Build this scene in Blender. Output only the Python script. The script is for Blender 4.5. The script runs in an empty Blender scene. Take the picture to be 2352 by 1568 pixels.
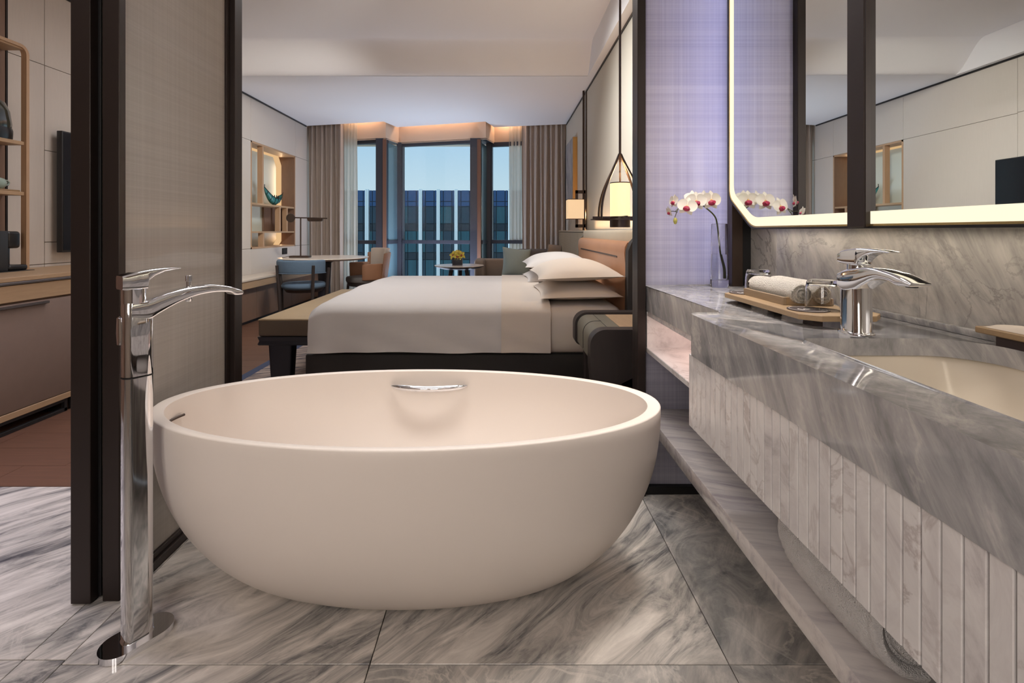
import bpy, bmesh, math, random
from math import sin, cos, pi, sqrt, radians
from mathutils import Vector, Matrix, Euler
from mathutils.geometry import tessellate_polygon

S = bpy.context.scene
COL = S.collection
random.seed(4)

# ------------------------------------------------------------------ camera
# level camera 1.1 m above the floor, looking along +Y, with a lens shift (verticals stay vertical)
F = 1150.0
cd = bpy.data.cameras.new('camera')
cam = bpy.data.objects.new('camera', cd)
COL.objects.link(cam)
cam.location = (0, 0, 1.1)
cam.rotation_euler = (pi / 2, 0, 0)
cd.sensor_width = 36.0
cd.sensor_fit = 'HORIZONTAL'
cd.lens = F / 2352 * 36
cd.shift_x = 21 / 2352
cd.shift_y = -254 / 2352
cd.clip_start = 0.05
cd.clip_end = 500
S.camera = cam

# ------------------------------------------------------------------ colour management
S.view_settings.view_transform = 'Standard'
S.view_settings.look = 'None'
S.view_settings.exposure = 0.0
S.view_settings.gamma = 1.0
S.view_settings.use_curve_mapping = False
try:
    S.cycles.use_denoising = True
    S.cycles.caustics_reflective = False
    S.cycles.caustics_refractive = False
    S.cycles.transparent_max_bounces = 24
    S.cycles.sample_clamp_indirect = 6.0
except Exception:
    pass


def lin(c):
    return tuple(((v / 255) / 12.92) if v / 255 <= 0.04045 else ((v / 255 + 0.055) / 1.055) ** 2.4 for v in c)


# ------------------------------------------------------------------ sky (dusk, hazy at the horizon)
W = bpy.data.worlds.new('dusk_sky')
S.world = W
W.use_nodes = True
wt = W.node_tree
wt.nodes.clear()
wo = wt.nodes.new('ShaderNodeOutputWorld')
wb = wt.nodes.new('ShaderNodeBackground')
wr = wt.nodes.new('ShaderNodeValToRGB')
wm = wt.nodes.new('ShaderNodeMapRange')
wx = wt.nodes.new('ShaderNodeSeparateXYZ')
wc = wt.nodes.new('ShaderNodeTexCoord')
wm.inputs['From Min'].default_value = -0.2
wm.inputs['From Max'].default_value = 1.0
wt.links.new(wc.outputs['Generated'], wx.inputs[0])
wt.links.new(wx.outputs['Z'], wm.inputs['Value'])
wt.links.new(wm.outputs[0], wr.inputs[0])
wt.links.new(wr.outputs[0], wb.inputs['Color'])
wt.links.new(wb.outputs[0], wo.inputs[0])
e = wr.color_ramp.elements
e[0].position = 0.0
e[0].color = (*lin((196, 208, 216)), 1)
e[1].position = 1.0
e[1].color = (*lin((96, 146, 200)), 1)
n = e.new(0.22); n.color = (*lin((190, 200, 206)), 1)
n = e.new(0.33); n.color = (*lin((160, 184, 205)), 1)
wb.inputs['Strength'].default_value = 1.55


# ------------------------------------------------------------------ lamps (room fixtures, plus fill lights added out of view)
def area(name, loc, rot, sx, sy, power, col, spread=180):
    d = bpy.data.lights.new(name, 'AREA')
    d.shape = 'RECTANGLE'
    d.size = sx
    d.size_y = sy
    d.energy = power
    d.color = lin(col)
    d.spread = radians(spread)
    o = bpy.data.objects.new(name, d)
    o.location = loc
    o.rotation_euler = rot
    COL.objects.link(o)
    return o


WARM = (255, 214, 170)
SOFT = (255, 245, 236)
XL_ = -3.24
NEUT = (255, 246, 240)
# bathroom: unseen fill light added behind the camera, bounced off the ceiling
area('bathroom_cove_fill', (-0.3, -0.95, 2.12), (pi, 0, 0), 2.2, 0.3, 16, SOFT)
# two tall unseen fill lights added on the wall behind the camera
area('bathroom_wall_fill', (-1.0, -1.17, 1.55), (radians(90), 0, 0), 0.34, 0.9, 13.5, SOFT)
area('bathroom_wall_fill', (-0.45, -1.17, 1.55), (radians(90), 0, 0), 0.34, 0.9, 12, SOFT)
area('tub_ceiling_fill', (-0.3, 1.68, 2.44), (0, 0, 0), 1.3, 0.34, 4.6, (255, 250, 247), 66)  # downward fill added above the view to brighten the tub
area('vanity_ceiling_fill', (0.72, 1.62, 2.44), (0, 0, 0), 0.3, 0.3, 5.0, SOFT, 70)  # fill added above the view for the counter top
# fill light added under the raised bedroom ceiling, above the picture
area('bedroom_ceiling_fill', (-1.1, 3.8, 3.1), (0, 0, 0), 2.4, 0.7, 30, (250, 248, 250), 140)
# unseen fill lights added in the raised ceiling to brighten each side wall
area('wall_wash_fill', (-0.9, 3.9, 3.08), Vector((-2.34, 2.1, -1.75)).to_track_quat('-Z', 'Y').to_euler(), 0.5, 0.5, 27, (255, 249, 242), 76)
area('wall_wash_fill', (-0.35, 3.9, 3.08), (0, radians(-48), 0), 0.4, 0.9, 23, (250, 248, 246), 84)
# cool uplight added on the floor by the window to brighten the ceiling
area('window_uplight_fill', (-1.05, 7.72, 0.10), (radians(180 - 12), 0, 0), 1.5, 0.10, 60, (214, 226, 250))
area('entrance_ceiling_fill', (-2.3, 1.6, 2.44), (0, 0, 0), 0.6, 0.8, 8.5, (228, 226, 250), 80)  # unseen fill added over the entrance floor
# warm light in the curtain slot
for i, (x0, y0, x1, y1) in enumerate([(-2.65, 8.24, -1.98, 8.09), (-1.68, 8.46, -0.42, 8.10), (-0.06, 8.46, 0.4, 8.37)]):
    L = sqrt((x1 - x0) ** 2 + (y1 - y0) ** 2)
    area('curtain_slot_light', ((x0 + x1) / 2, (y0 + y1) / 2, 2.98), (0, 0, math.atan2(y1 - y0, x1 - x0)), L, 0.04, 3.6, (255, 212, 178))
# strip on top of the headboard washing the wall
area('headboard_strip_light', (0.955, 4.3, 1.112), (0, pi, 0), 0.03, 2.6, 7.0, (255, 206, 158))
# strip glowing at the far back corner of the wall niche
area('niche_glow_light', (XL_ - 0.20, 7.765, 1.86), (-pi / 2, 0, 0), 0.02, 0.7, 0.9, (255, 214, 166))
area('niche_glow_light', (XL_ - 0.20, 7.765, 0.98), (-pi / 2, 0, 0), 0.02, 0.14, 0.25, (255, 200, 150))
# strip below the mirror washing the splash back
area('mirror_underside_light', (0.985, 0.9, 1.10), (0, 0, 0), 0.03, 2.0, 1.1, (255, 240, 218))
# strip inside the niche below the counter
area('niche_strip_light', (0.80, 1.78, 0.757), (0, 0, 0), 0.3, 0.5, 0.85, (255, 220, 208))
# light strip standing in the corner behind the woven screen
area('screen_corner_light', (0.925, 2.30, 1.62), (-pi / 2, 0, 0), 0.03, 1.4, 6.0, (206, 216, 255))


# ------------------------------------------------------------------ materials
def newmat(name):
    m = bpy.data.materials.new(name)
    m.use_nodes = True
    t = m.node_tree
    t.nodes.clear()
    out = t.nodes.new('ShaderNodeOutputMaterial')
    return m, t, out


def N(t, typ, **kw):
    n = t.nodes.new(typ)
    for k, v in kw.items():
        if k in n.inputs.keys():
            n.inputs[k].default_value = v
        else:
            setattr(n, k, v)
    return n


def prin(t, col, rough=0.5, metal=0.0, spec=0.5):
    p = t.nodes.new('ShaderNodeBsdfPrincipled')
    p.inputs['Base Color'].default_value = (*lin(col), 1)
    p.inputs['Roughness'].default_value = rough
    p.inputs['Metallic'].default_value = metal
    p.inputs['Specular IOR Level'].default_value = spec
    return p


def mat(name, col, rough=0.5, metal=0.0, var=0.0, vscale=20, stretch=(1, 1, 1), bump=0.0, spec=0.5, bscale=None, emit=None, es=1.0, coat=0.0):
    """plain surface, optionally with soft colour variation / grain and fine relief"""
    m, t, out = newmat(name)
    p = prin(t, col, rough, metal, spec)
    if coat:
        p.inputs['Coat Weight'].default_value = coat
        p.inputs['Coat Roughness'].default_value = 0.1
    t.links.new(p.outputs[0], out.inputs[0])
    if emit:
        p.inputs['Emission Color'].default_value = (*lin(emit), 1)
        p.inputs['Emission Strength'].default_value = es
    if var or bump:
        g = N(t, 'ShaderNodeNewGeometry')
        mp = N(t, 'ShaderNodeMapping')
        mp.inputs['Scale'].default_value = stretch
        oi = N(t, 'ShaderNodeObjectInfo')
        ad = N(t, 'ShaderNodeVectorMath', operation='MULTIPLY_ADD')
        cx = N(t, 'ShaderNodeCombineXYZ')
        for k in range(3):
            t.links.new(oi.outputs['Random'], cx.inputs[k])
        t.links.new(cx.outputs[0], ad.inputs[0])
        ad.inputs[1].default_value = (9, 7, 5)
        t.links.new(g.outputs['Position'], ad.inputs[2])
        t.links.new(ad.outputs[0], mp.inputs[0])
        no = N(t, 'ShaderNodeTexNoise')
        no.inputs['Scale'].default_value = vscale
        no.inputs['Detail'].default_value = 5
        no.inputs['Roughness'].default_value = 0.6
        t.links.new(mp.outputs[0], no.inputs['Vector'])
        if var:
            hs = N(t, 'ShaderNodeHueSaturation')
            hs.inputs['Color'].default_value = (*lin(col), 1)
            mr = N(t, 'ShaderNodeMapRange')
            mr.inputs['From Min'].default_value = 0.25
            mr.inputs['From Max'].default_value = 0.75
            mr.inputs['To Min'].default_value = 1 - var
            mr.inputs['To Max'].default_value = 1 + var
            t.links.new(no.outputs[0], mr.inputs[0])
            t.links.new(mr.outputs[0], hs.inputs['Value'])
            t.links.new(hs.outputs[0], p.inputs['Base Color'])
        if bump:
            b = N(t, 'ShaderNodeBump')
            b.inputs['Strength'].default_value = bump
            b.inputs['Distance'].default_value = 0.01
            if bscale:
                n2 = N(t, 'ShaderNodeTexNoise')
                n2.inputs['Scale'].default_value = bscale
                n2.inputs['Detail'].default_value = 3
                t.links.new(ad.outputs[0], n2.inputs['Vector'])
                t.links.new(n2.outputs[0], b.inputs['Height'])
            else:
                t.links.new(no.outputs[0], b.inputs['Height'])
            t.links.new(b.outputs[0], p.inputs['Normal'])
    return m


def marble(name, ramp, d, sl, sc, dist=0.6, vein=None, vs=3.0, vw=0.02, va=0.6, rough=0.12, detail=8, patch=0.25):
    """streaked stone: noise drawn out along direction d, soft patches and thin veins"""
    m, t, out = newmat(name)
    p = prin(t, (128, 128, 128), rough, 0, 0.5)
    t.links.new(p.outputs[0], out.inputs[0])
    d = Vector(d).normalized()
    a = Vector((0, 0, 1)) if abs(d.z) < 0.8 else Vector((1, 0, 0))
    e1 = d.cross(a).normalized()
    e2 = d.cross(e1)
    g = N(t, 'ShaderNodeNewGeometry')
    oi = N(t, 'ShaderNodeObjectInfo')
    cr = N(t, 'ShaderNodeCombineXYZ')
    for k in range(3):
        t.links.new(oi.outputs['Random'], cr.inputs[k])
    ad = N(t, 'ShaderNodeVectorMath', operation='MULTIPLY_ADD')
    t.links.new(cr.outputs[0], ad.inputs[0])
    ad.inputs[1].default_value = (13, 7, 9)
    t.links.new(g.outputs['Position'], ad.inputs[2])
    # large warp
    wn = N(t, 'ShaderNodeTexNoise')
    wn.inputs['Scale'].default_value = 1.6
    wn.inputs['Detail'].default_value = 2
    t.links.new(ad.outputs[0], wn.inputs['Vector'])
    wa = N(t, 'ShaderNodeVectorMath', operation='MULTIPLY_ADD')
    t.links.new(wn.outputs['Color'], wa.inputs[0])
    wa.inputs[1].default_value = (0.16, 0.16, 0.16)
    t.links.new(ad.outputs[0], wa.inputs[2])
    cx = N(t, 'ShaderNodeCombineXYZ')
    for k, (v, s) in enumerate(((d, sl), (e1, sc), (e2, sc))):
        dp = N(t, 'ShaderNodeVectorMath', operation='DOT_PRODUCT')
        t.links.new(wa.outputs[0], dp.inputs[0])
        dp.inputs[1].default_value = v * s
        t.links.new(dp.outputs['Value'], cx.inputs[k])
    no = N(t, 'ShaderNodeTexNoise')
    no.inputs['Scale'].default_value = 1
    no.inputs['Detail'].default_value = detail
    no.inputs['Roughness'].default_value = 0.68
    no.inputs['Distortion'].default_value = dist
    t.links.new(cx.outputs[0], no.inputs['Vector'])
    pn = N(t, 'ShaderNodeTexNoise')
    pn.inputs['Scale'].default_value = 2.4
    pn.inputs['Detail'].default_value = 4
    t.links.new(wa.outputs[0], pn.inputs['Vector'])
    mx = N(t, 'ShaderNodeMath', operation='MULTIPLY_ADD')
    t.links.new(pn.outputs[0], mx.inputs[0])
    mx.inputs[1].default_value = patch
    sb = N(t, 'ShaderNodeMath', operation='SUBTRACT')
    t.links.new(no.outputs[0], sb.inputs[0])
    sb.inputs[1].default_value = patch * 0.5
    t.links.new(sb.outputs[0], mx.inputs[2])
    rp = N(t, 'ShaderNodeValToRGB')
    el = rp.color_ramp.elements
    el[0].position, el[0].color = ramp[0][0], (*lin(ramp[0][1]), 1)
    el[1].position, el[1].color = ramp[-1][0], (*lin(ramp[-1][1]), 1)
    for po, c in ramp[1:-1]:
        q = el.new(po)
        q.color = (*lin(c), 1)
    t.links.new(mx.outputs[0], rp.inputs[0])
    src = rp.outputs[0]
    if vein:
        vn = N(t, 'ShaderNodeTexNoise')
        vn.inputs['Scale'].default_value = vs
        vn.inputs['Detail'].default_value = 7
        vn.inputs['Roughness'].default_value = 0.6
        vn.inputs['Distortion'].default_value = 0.8
        t.links.new(wa.outputs[0], vn.inputs['Vector'])
        s2 = N(t, 'ShaderNodeMath', operation='SUBTRACT')
        t.links.new(vn.outputs[0], s2.inputs[0])
        s2.inputs[1].default_value = 0.5
        ab = N(t, 'ShaderNodeMath', operation='ABSOLUTE')
        t.links.new(s2.outputs[0], ab.inputs[0])
        mr = N(t, 'ShaderNodeMapRange')
        mr.inputs['From Min'].default_value = 0
        mr.inputs['From Max'].default_value = vw
        mr.inputs['To Min'].default_value = va
        mr.inputs['To Max'].default_value = 0
        t.links.new(ab.outputs[0], mr.inputs[0])
        # veins come and go
        v3 = N(t, 'ShaderNodeMath', operation='MULTIPLY')
        mr2 = N(t, 'ShaderNodeMapRange')
        mr2.inputs['From Min'].default_value = 0.4
        mr2.inputs['From Max'].default_value = 0.62
        t.links.new(pn.outputs[0], mr2.inputs[0])
        t.links.new(mr.outputs[0], v3.inputs[0])
        t.links.new(mr2.outputs[0], v3.inputs[1])
        mi = N(t, 'ShaderNodeMix', data_type='RGBA')
        t.links.new(v3.outputs[0], mi.inputs['Factor'])
        t.links.new(src, mi.inputs[6])
        mi.inputs[7].default_value = (*lin(vein), 1)
        src = mi.outputs[2]
    t.links.new(src, p.inputs['Base Color'])
    return m


def weave(name, col, thread, amt, gloss=0.05, trans=0.5, rough=0.03, hfreq=260):
    """woven fabric laminated in glass: partly see-through cloth under a glossy face"""
    m, t, out = newmat(name)
    g = N(t, 'ShaderNodeNewGeometry')
    sx = N(t, 'ShaderNodeSeparateXYZ')
    t.links.new(g.outputs['Position'], sx.inputs[0])
    au = N(t, 'ShaderNodeMath', operation='ADD')
    t.links.new(sx.outputs[0], au.inputs[0])
    t.links.new(sx.outputs[1], au.inputs[1])
    fac = None
    for (fu, fv) in ((hfreq, 0.8), (0.8, hfreq), (60, 0.5), (0.5, 45)):
        cx = N(t, 'ShaderNodeCombineXYZ')
        for k, (src, f) in enumerate(((au.outputs[0], fu), (sx.outputs[2], fv))):
            mu = N(t, 'ShaderNodeMath', operation='MULTIPLY')
            t.links.new(src, mu.inputs[0])
            mu.inputs[1].default_value = f
            t.links.new(mu.outputs[0], cx.inputs[k])
        no = N(t, 'ShaderNodeTexNoise')
        no.inputs['Scale'].default_value = 1
        no.inputs['Detail'].default_value = 2
        t.links.new(cx.outputs[0], no.inputs['Vector'])
        if fac is None:
            fac = no.outputs[0]
        else:
            a = N(t, 'ShaderNodeMath', operation='ADD')
            t.links.new(fac, a.inputs[0])
            t.links.new(no.outputs[0], a.inputs[1])
            fac = a.outputs[0]
    mr = N(t, 'ShaderNodeMapRange')
    mr.inputs['From Min'].default_value = 1.65
    mr.inputs['From Max'].default_value = 2.35
    mr.inputs['To Min'].default_value = amt
    mr.inputs['To Max'].default_value = 0
    t.links.new(fac, mr.inputs[0])
    mi = N(t, 'ShaderNodeMix', data_type='RGBA')
    t.links.new(mr.outputs[0], mi.inputs['Factor'])
    mi.inputs[6].default_value = (*lin(col), 1)
    mi.inputs[7].default_value = (*lin(thread), 1)
    df = N(t, 'ShaderNodeBsdfDiffuse')
    tr = N(t, 'ShaderNodeBsdfTranslucent')
    t.links.new(mi.outputs[2], df.inputs[0])
    t.links.new(mi.outputs[2], tr.inputs[0])
    m1 = N(t, 'ShaderNodeMixShader')
    m1.inputs[0].default_value = trans
    t.links.new(df.outputs[0], m1.inputs[1])
    t.links.new(tr.outputs[0], m1.inputs[2])
    gl = N(t, 'ShaderNodeBsdfGlossy')
    gl.inputs['Roughness'].default_value = rough
    fr = N(t, 'ShaderNodeFresnel')
    fr.inputs[0].default_value = 1.45
    fm = N(t, 'ShaderNodeMath', operation='MULTIPLY')
    t.links.new(fr.outputs[0], fm.inputs[0])
    fm.inputs[1].default_value = gloss
    m2 = N(t, 'ShaderNodeMixShader')
    t.links.new(fm.outputs[0], m2.inputs[0])
    t.links.new(m1.outputs[0], m2.inputs[1])
    t.links.new(gl.outputs[0], m2.inputs[2])
    t.links.new(m2.outputs[0], out.inputs[0])
    return m


def pane_glass(name, tint=(250, 252, 252), k=1.0):
    m, t, out = newmat(name)
    tr = N(t, 'ShaderNodeBsdfTransparent')
    tr.inputs[0].default_value = (*lin(tint), 1)
    gl = N(t, 'ShaderNodeBsdfGlossy')
    gl.inputs['Roughness'].default_value = 0.0
    fr = N(t, 'ShaderNodeFresnel')
    fr.inputs[0].default_value = 1.35
    fm = N(t, 'ShaderNodeMath', operation='MULTIPLY')
    t.links.new(fr.outputs[0], fm.inputs[0])
    fm.inputs[1].default_value = k
    mx = N(t, 'ShaderNodeMixShader')
    t.links.new(fm.outputs[0], mx.inputs[0])
    t.links.new(tr.outputs[0], mx.inputs[1])
    t.links.new(gl.outputs[0], mx.inputs[2])
    t.links.new(mx.outputs[0], out.inputs[0])
    return m


def glass(name, col=(255, 255, 255), ior=1.45, rough=0.0):
    m, t, out = newmat(name)
    p = prin(t, col, rough)
    p.inputs['Transmission Weight'].default_value = 1
    p.inputs['IOR'].default_value = ior
    t.links.new(p.outputs[0], out.inputs[0])
    return m


def emis(name, col, s):
    m, t, out = newmat(name)
    e = N(t, 'ShaderNodeEmission')
    e.inputs[0].default_value = (*lin(col), 1)
    e.inputs[1].default_value = s
    t.links.new(e.outputs[0], out.inputs[0])
    return m


def shade_mat(name, col, s, tcol):
    """lit lamp shade: translucent cloth that glows"""
    m, t, out = newmat(name)
    e = N(t, 'ShaderNodeEmission')
    e.inputs[0].default_value = (*lin(col), 1)
    e.inputs[1].default_value = s
    tr = N(t, 'ShaderNodeBsdfDiffuse')
    tr.inputs[0].default_value = (*lin(tcol), 1)
    a = N(t, 'ShaderNodeAddShader')
    t.links.new(e.outputs[0], a.inputs[0])
    t.links.new(tr.outputs[0], a.inputs[1])
    t.links.new(a.outputs[0], out.inputs[0])
    return m


def sheer_mat(name, col, tp=0.35):
    m, t, out = newmat(name)
    tr = N(t, 'ShaderNodeBsdfTransparent')
    tl = N(t, 'ShaderNodeBsdfTranslucent')
    df = N(t, 'ShaderNodeBsdfDiffuse')
    tl.inputs[0].default_value = (*lin(col), 1)
    df.inputs[0].default_value = (*lin(col), 1)
    m1 = N(t, 'ShaderNodeMixShader')
    m1.inputs[0].default_value = 0.5
    t.links.new(tl.outputs[0], m1.inputs[1])
    t.links.new(df.outputs[0], m1.inputs[2])
    m2 = N(t, 'ShaderNodeMixShader')
    m2.inputs[0].default_value = tp
    t.links.new(m1.outputs[0], m2.inputs[1])
    t.links.new(tr.outputs[0], m2.inputs[2])
    t.links.new(m2.outputs[0], out.inputs[0])
    return m


def ribbed(name, col, axis, freq, amt=0.08, rough=0.8):
    """fabric or veneer with fine ribs across one axis"""
    m, t, out = newmat(name)
    p = prin(t, col, rough, 0, 0.3)
    g = N(t, 'ShaderNodeNewGeometry')
    sx = N(t, 'ShaderNodeSeparateXYZ')
    t.links.new(g.outputs['Position'], sx.inputs[0])
    mu = N(t, 'ShaderNodeMath', operation='MULTIPLY')
    t.links.new(sx.outputs[axis], mu.inputs[0])
    mu.inputs[1].default_value = freq
    si = N(t, 'ShaderNodeMath', operation='SINE')
    t.links.new(mu.outputs[0], si.inputs[0])
    mr = N(t, 'ShaderNodeMapRange')
    mr.inputs['From Min'].default_value = -1
    mr.inputs['To Min'].default_value = 1 - amt
    mr.inputs['To Max'].default_value = 1 + amt
    t.links.new(si.outputs[0], mr.inputs[0])
    hs = N(t, 'ShaderNodeHueSaturation')
    hs.inputs['Color'].default_value = (*lin(col), 1)
    t.links.new(mr.outputs[0], hs.inputs['Value'])
    t.links.new(hs.outputs[0], p.inputs['Base Color'])
    t.links.new(p.outputs[0], out.inputs[0])
    return m


MT = {}
MT['chrome'] = mat('chrome', (235, 236, 240), 0.04, 1.0)
MT['bronze'] = mat('dark_bronze_metal', (46, 37, 34), 0.38, 0.35)
MT['black'] = mat('black_metal', (28, 27, 28), 0.4, 0.2)
MT['tub'] = mat('white_solid_surface', (228, 218, 209), 0.42)
MT['floor_stone'] = marble('grey_streaked_marble', [(0.27, (74, 74, 80)), (0.37, (124, 122, 122)), (0.46, (174, 169, 163)), (0.56, (208, 201, 193)), (0.70, (238, 231, 222))], (1, 1.0, 0), 2.0, 12, 1.2, (222, 214, 206), 3.2, 0.02, 0.35, 0.13, patch=0.3)
MT['floor_stone2'] = marble('grey_veined_marble', [(0.26, (96, 96, 101)), (0.40, (148, 146, 143)), (0.54, (182, 177, 171)), (0.72, (226, 218, 209))], (1, 1.2, 0), 2.6, 5, 2.2, (234, 226, 216), 5.0, 0.03, 0.75, 0.13, patch=0.35)
MT['counter'] = marble('grey_counter_marble', [(0.28, (112, 112, 114)), (0.44, (144, 143, 145)), (0.56, (166, 164, 164)), (0.72, (202, 198, 195))], (0.25, -0.5, -0.83), 1.8, 20, 0.4, (216, 210, 202), 2.2, 0.012, 0.4, 0.08, patch=0.22)
MT['splash'] = marble('pale_splashback_marble', [(0.28, (124, 122, 122)), (0.42, (164, 160, 156)), (0.55, (192, 187, 181)), (0.7, (210, 205, 198))], (0.0, -0.6, -0.8), 2.4, 6, 1.4, (106, 102, 100), 3.4, 0.014, 0.7, 0.1, patch=0.4)
MT['slat'] = marble('white_slat_marble', [(0.26, (176, 170, 170)), (0.40, (208, 203, 202)), (0.54, (220, 216, 214)), (0.75, (226, 222, 220))], (0.1, -0.6, -0.8), 5, 7, 1.2, (150, 134, 130), 7.0, 0.03, 0.55, 0.22, patch=0.4)
MT['shelf'] = marble('white_shelf_marble', [(0.30, (150, 142, 148)), (0.45, (190, 183, 182)), (0.55, (206, 199, 195)), (0.75, (216, 209, 204))], (1, -0.35, 0.0), 2.0, 22, 0.5, None, rough=0.12, patch=0.15)
MT['wood_floor'] = mat('brown_oak_floor', (108, 76, 60), 0.42, 0, 0.16, 9, (0.55, 9, 9))
MT['oak'] = mat('pale_oak', (186, 152, 120), 0.5, 0, 0.08, 14, (6, 6, 0.6))
MT['oakh'] = mat('pale_oak_long', (182, 152, 120), 0.5, 0, 0.08, 14, (6, 0.6, 6))
MT['walnut'] = mat('brown_veneer', (128, 100, 82), 0.5, 0, 0.12, 14, (6, 6, 0.6))
MT['darkwood'] = mat('dark_stained_wood', (52, 44, 42), 0.45, 0, 0.15, 14, (5, 5, 0.7))
MT['wallpaper'] = ribbed('pale_wall_covering', (198, 191, 178), 1, 420, 0.025)
MT['wallpanel'] = mat('pale_wall_panel', (204, 195, 186), 0.6, 0, 0.025, 30, (3, 3, 0.3))
MT['ceil'] = mat('white_ceiling_paint', (236, 234, 236), 0.9)
MT['plaster'] = mat('beige_plaster', (196, 182, 166), 0.8)
MT['linen'] = mat('white_bed_linen', (216, 211, 208), 0.85, 0, 0, 6, bump=0.12)
MT['linen2'] = mat('cream_bed_linen', (218, 206, 194), 0.85, 0, 0, 6, bump=0.12)
MT['bedbase'] = mat('charcoal_bed_base', (46, 42, 40), 0.7)
MT['leather'] = mat('tan_leather', (176, 128, 94), 0.42, 0, 0.08, 6)
MT['greyleather'] = mat('olive_grey_leather', (118, 112, 98), 0.5, 0, 0.04, 10)
MT['ribpanel'] = ribbed('grey_ribbed_panel', (172, 160, 140), 2, 500, 0.1)
MT['benchseat'] = mat('beige_bench_leather', (176, 152, 118), 0.5, 0, 0.04, 8)
MT['benchside'] = mat('brown_bench_fabric', (108, 94, 80), 0.7)
MT['band'] = mat('grey_beige_leather', (188, 174, 152), 0.5, 0, 0.04, 10)
MT['navy'] = mat('navy_black_wood', (34, 36, 46), 0.4)
MT['bluefab'] = mat('blue_grey_fabric', (88, 108, 128), 0.85, 0, 0.05, 60, bump=0.1)
MT['beigefab'] = mat('beige_fabric', (190, 176, 162), 0.85, 0, 0.03, 50)
MT['brownleather'] = mat('brown_leather', (158, 116, 88), 0.5, 0, 0.05, 10)
MT['greyfab'] = mat('grey_fabric', (112, 108, 106), 0.85, 0, 0.04, 50)
MT['sofafab'] = mat('taupe_sofa_fabric', (148, 132, 118), 0.85, 0, 0.04, 40)
MT['sofadark'] = mat('dark_grey_sofa_fabric', (96, 92, 92), 0.85, 0, 0.04, 40)
MT['teal'] = mat('grey_teal_fabric', (150, 166, 164), 0.85, 0, 0.04, 60)
MT['curtain'] = mat('taupe_curtain_cloth', (172, 158, 147), 0.9, 0, 0.06, 40, (4, 4, 0.3))
MT['sheer'] = sheer_mat('sheer_voile', (236, 232, 222), 0.3)
MT['stone_top'] = mat('cream_stone_top', (238, 226, 212), 0.2, 0, 0.04, 8)
MT['glass'] = pane_glass('clear_partition_glass', (250, 251, 251), 0.04)
MT['winglass'] = pane_glass('window_glass', (238, 247, 250), 0.3)
MT['blueglass'] = mat('return_glass', (84, 112, 124), 0.2, 0, spec=0.6)
MT['winframe'] = mat('dark_window_frame', (58, 60, 70), 0.45, 0.2)
MT['reveal'] = mat('brown_reveal', (120, 84, 66), 0.6)
MT['bulkhead'] = mat('peach_bulkhead', (214, 190, 168), 0.7)
MT['weave_l'] = weave('woven_glass_left', (200, 193, 185), (170, 162, 154), 0.4, 0.8, 0.3)
MT['weave_r'] = weave('woven_glass_right', (228, 227, 240), (172, 170, 196), 0.5, 0.3, 0.55)
MT['mirror'] = mat('mirror_silver', (238, 242, 240), 0.0, 1.0)
MT['led'] = emis('mirror_light_band', (255, 243, 212), 1.15)
MT['ledwarm'] = emis('niche_light_band', (255, 206, 150), 0.85)
MT['goldrim'] = mat('brass_rim', (200, 176, 120), 0.25, 0.9)
MT['shade_p'] = shade_mat('lit_pendant_shade', (255, 226, 168), 1.25, (200, 180, 150))
MT['shade_s'] = shade_mat('lit_sconce_shade', (255, 214, 168), 0.75, (200, 180, 150))
MT['brownmetal'] = mat('brown_bronze_metal', (70, 56, 48), 0.4, 0.5)
MT['ivory'] = mat('ivory_ceramic', (212, 202, 186), 0.18)
MT['towel'] = mat('white_towel', (240, 233, 222), 0.95, 0, 0.05, 160, bump=1.0, bscale=420)
MT['greytowel'] = mat('pale_grey_towel', (232, 228, 226), 0.95, 0, 0.05, 160, bump=0.8, bscale=420)
MT['traywood'] = mat('light_tray_wood', (158, 132, 100), 0.45, 0, 0.1, 20, (1, 9, 9))
MT['traywood2'] = mat('light_tray_wood_side', (150, 130, 106), 0.45, 0, 0.12, 20, (9, 1, 9))
MT['coaster'] = mat('dark_brown_coaster', (60, 48, 46), 0.6)
MT['white'] = mat('white_print', (235, 230, 226), 0.6)
MT['vglass'] = glass('vase_glass')
MT['water'] = glass('water', (245, 248, 252), 1.33)
MT['stem'] = mat('green_stem', (72, 78, 34), 0.5, 0, 0.15, 30)
MT['petal'] = mat('white_orchid_petal', (244, 238, 226), 0.6, 0, 0.02, 40)
MT['lip'] = mat('magenta_orchid_lip', (168, 40, 76), 0.5, 0, 0.35, 160)
MT['lipy'] = mat('yellow_orchid_heart', (226, 186, 120), 0.5)
MT['bud'] = mat('green_yellow_bud', (186, 180, 92), 0.5)
MT['yellowpetal'] = mat('yellow_green_petal', (214, 196, 84), 0.55, 0, 0.12, 60)
MT['tv'] = mat('television_screen', (24, 25, 30), 0.15)
MT['tvback'] = mat('television_case', (34, 33, 35), 0.5)
MT['credoor'] = mat('taupe_leather_front', (134, 114, 104), 0.6, 0, 0.04, 14)
MT['steel'] = mat('brushed_grey_steel', (120, 116, 118), 0.35, 0.8)
MT['machine'] = mat('black_plastic', (30, 30, 32), 0.28)
MT['machine2'] = mat('grey_black_plastic', (46, 46, 48), 0.5)
MT['celadon'] = mat('celadon_glaze', (158, 178, 168), 0.2)
MT['greenglass'] = mat('dark_green_gloss', (44, 52, 46), 0.12, coat=0.5)
MT['turq'] = mat('turquoise_boat_hull', (44, 116, 112), 0.35, 0, 0.2, 40)
MT['rug'] = marble('grey_beige_carpet', [(0.40, (92, 88, 96)), (0.50, (170, 150, 138)), (0.6, (190, 170, 156))], (1, 0.35, 0), 3, 26, 0.4, None, rough=0.95, patch=0.15)
MT['rugedge'] = mat('blue_carpet_border', (72, 80, 104), 0.95)
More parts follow.
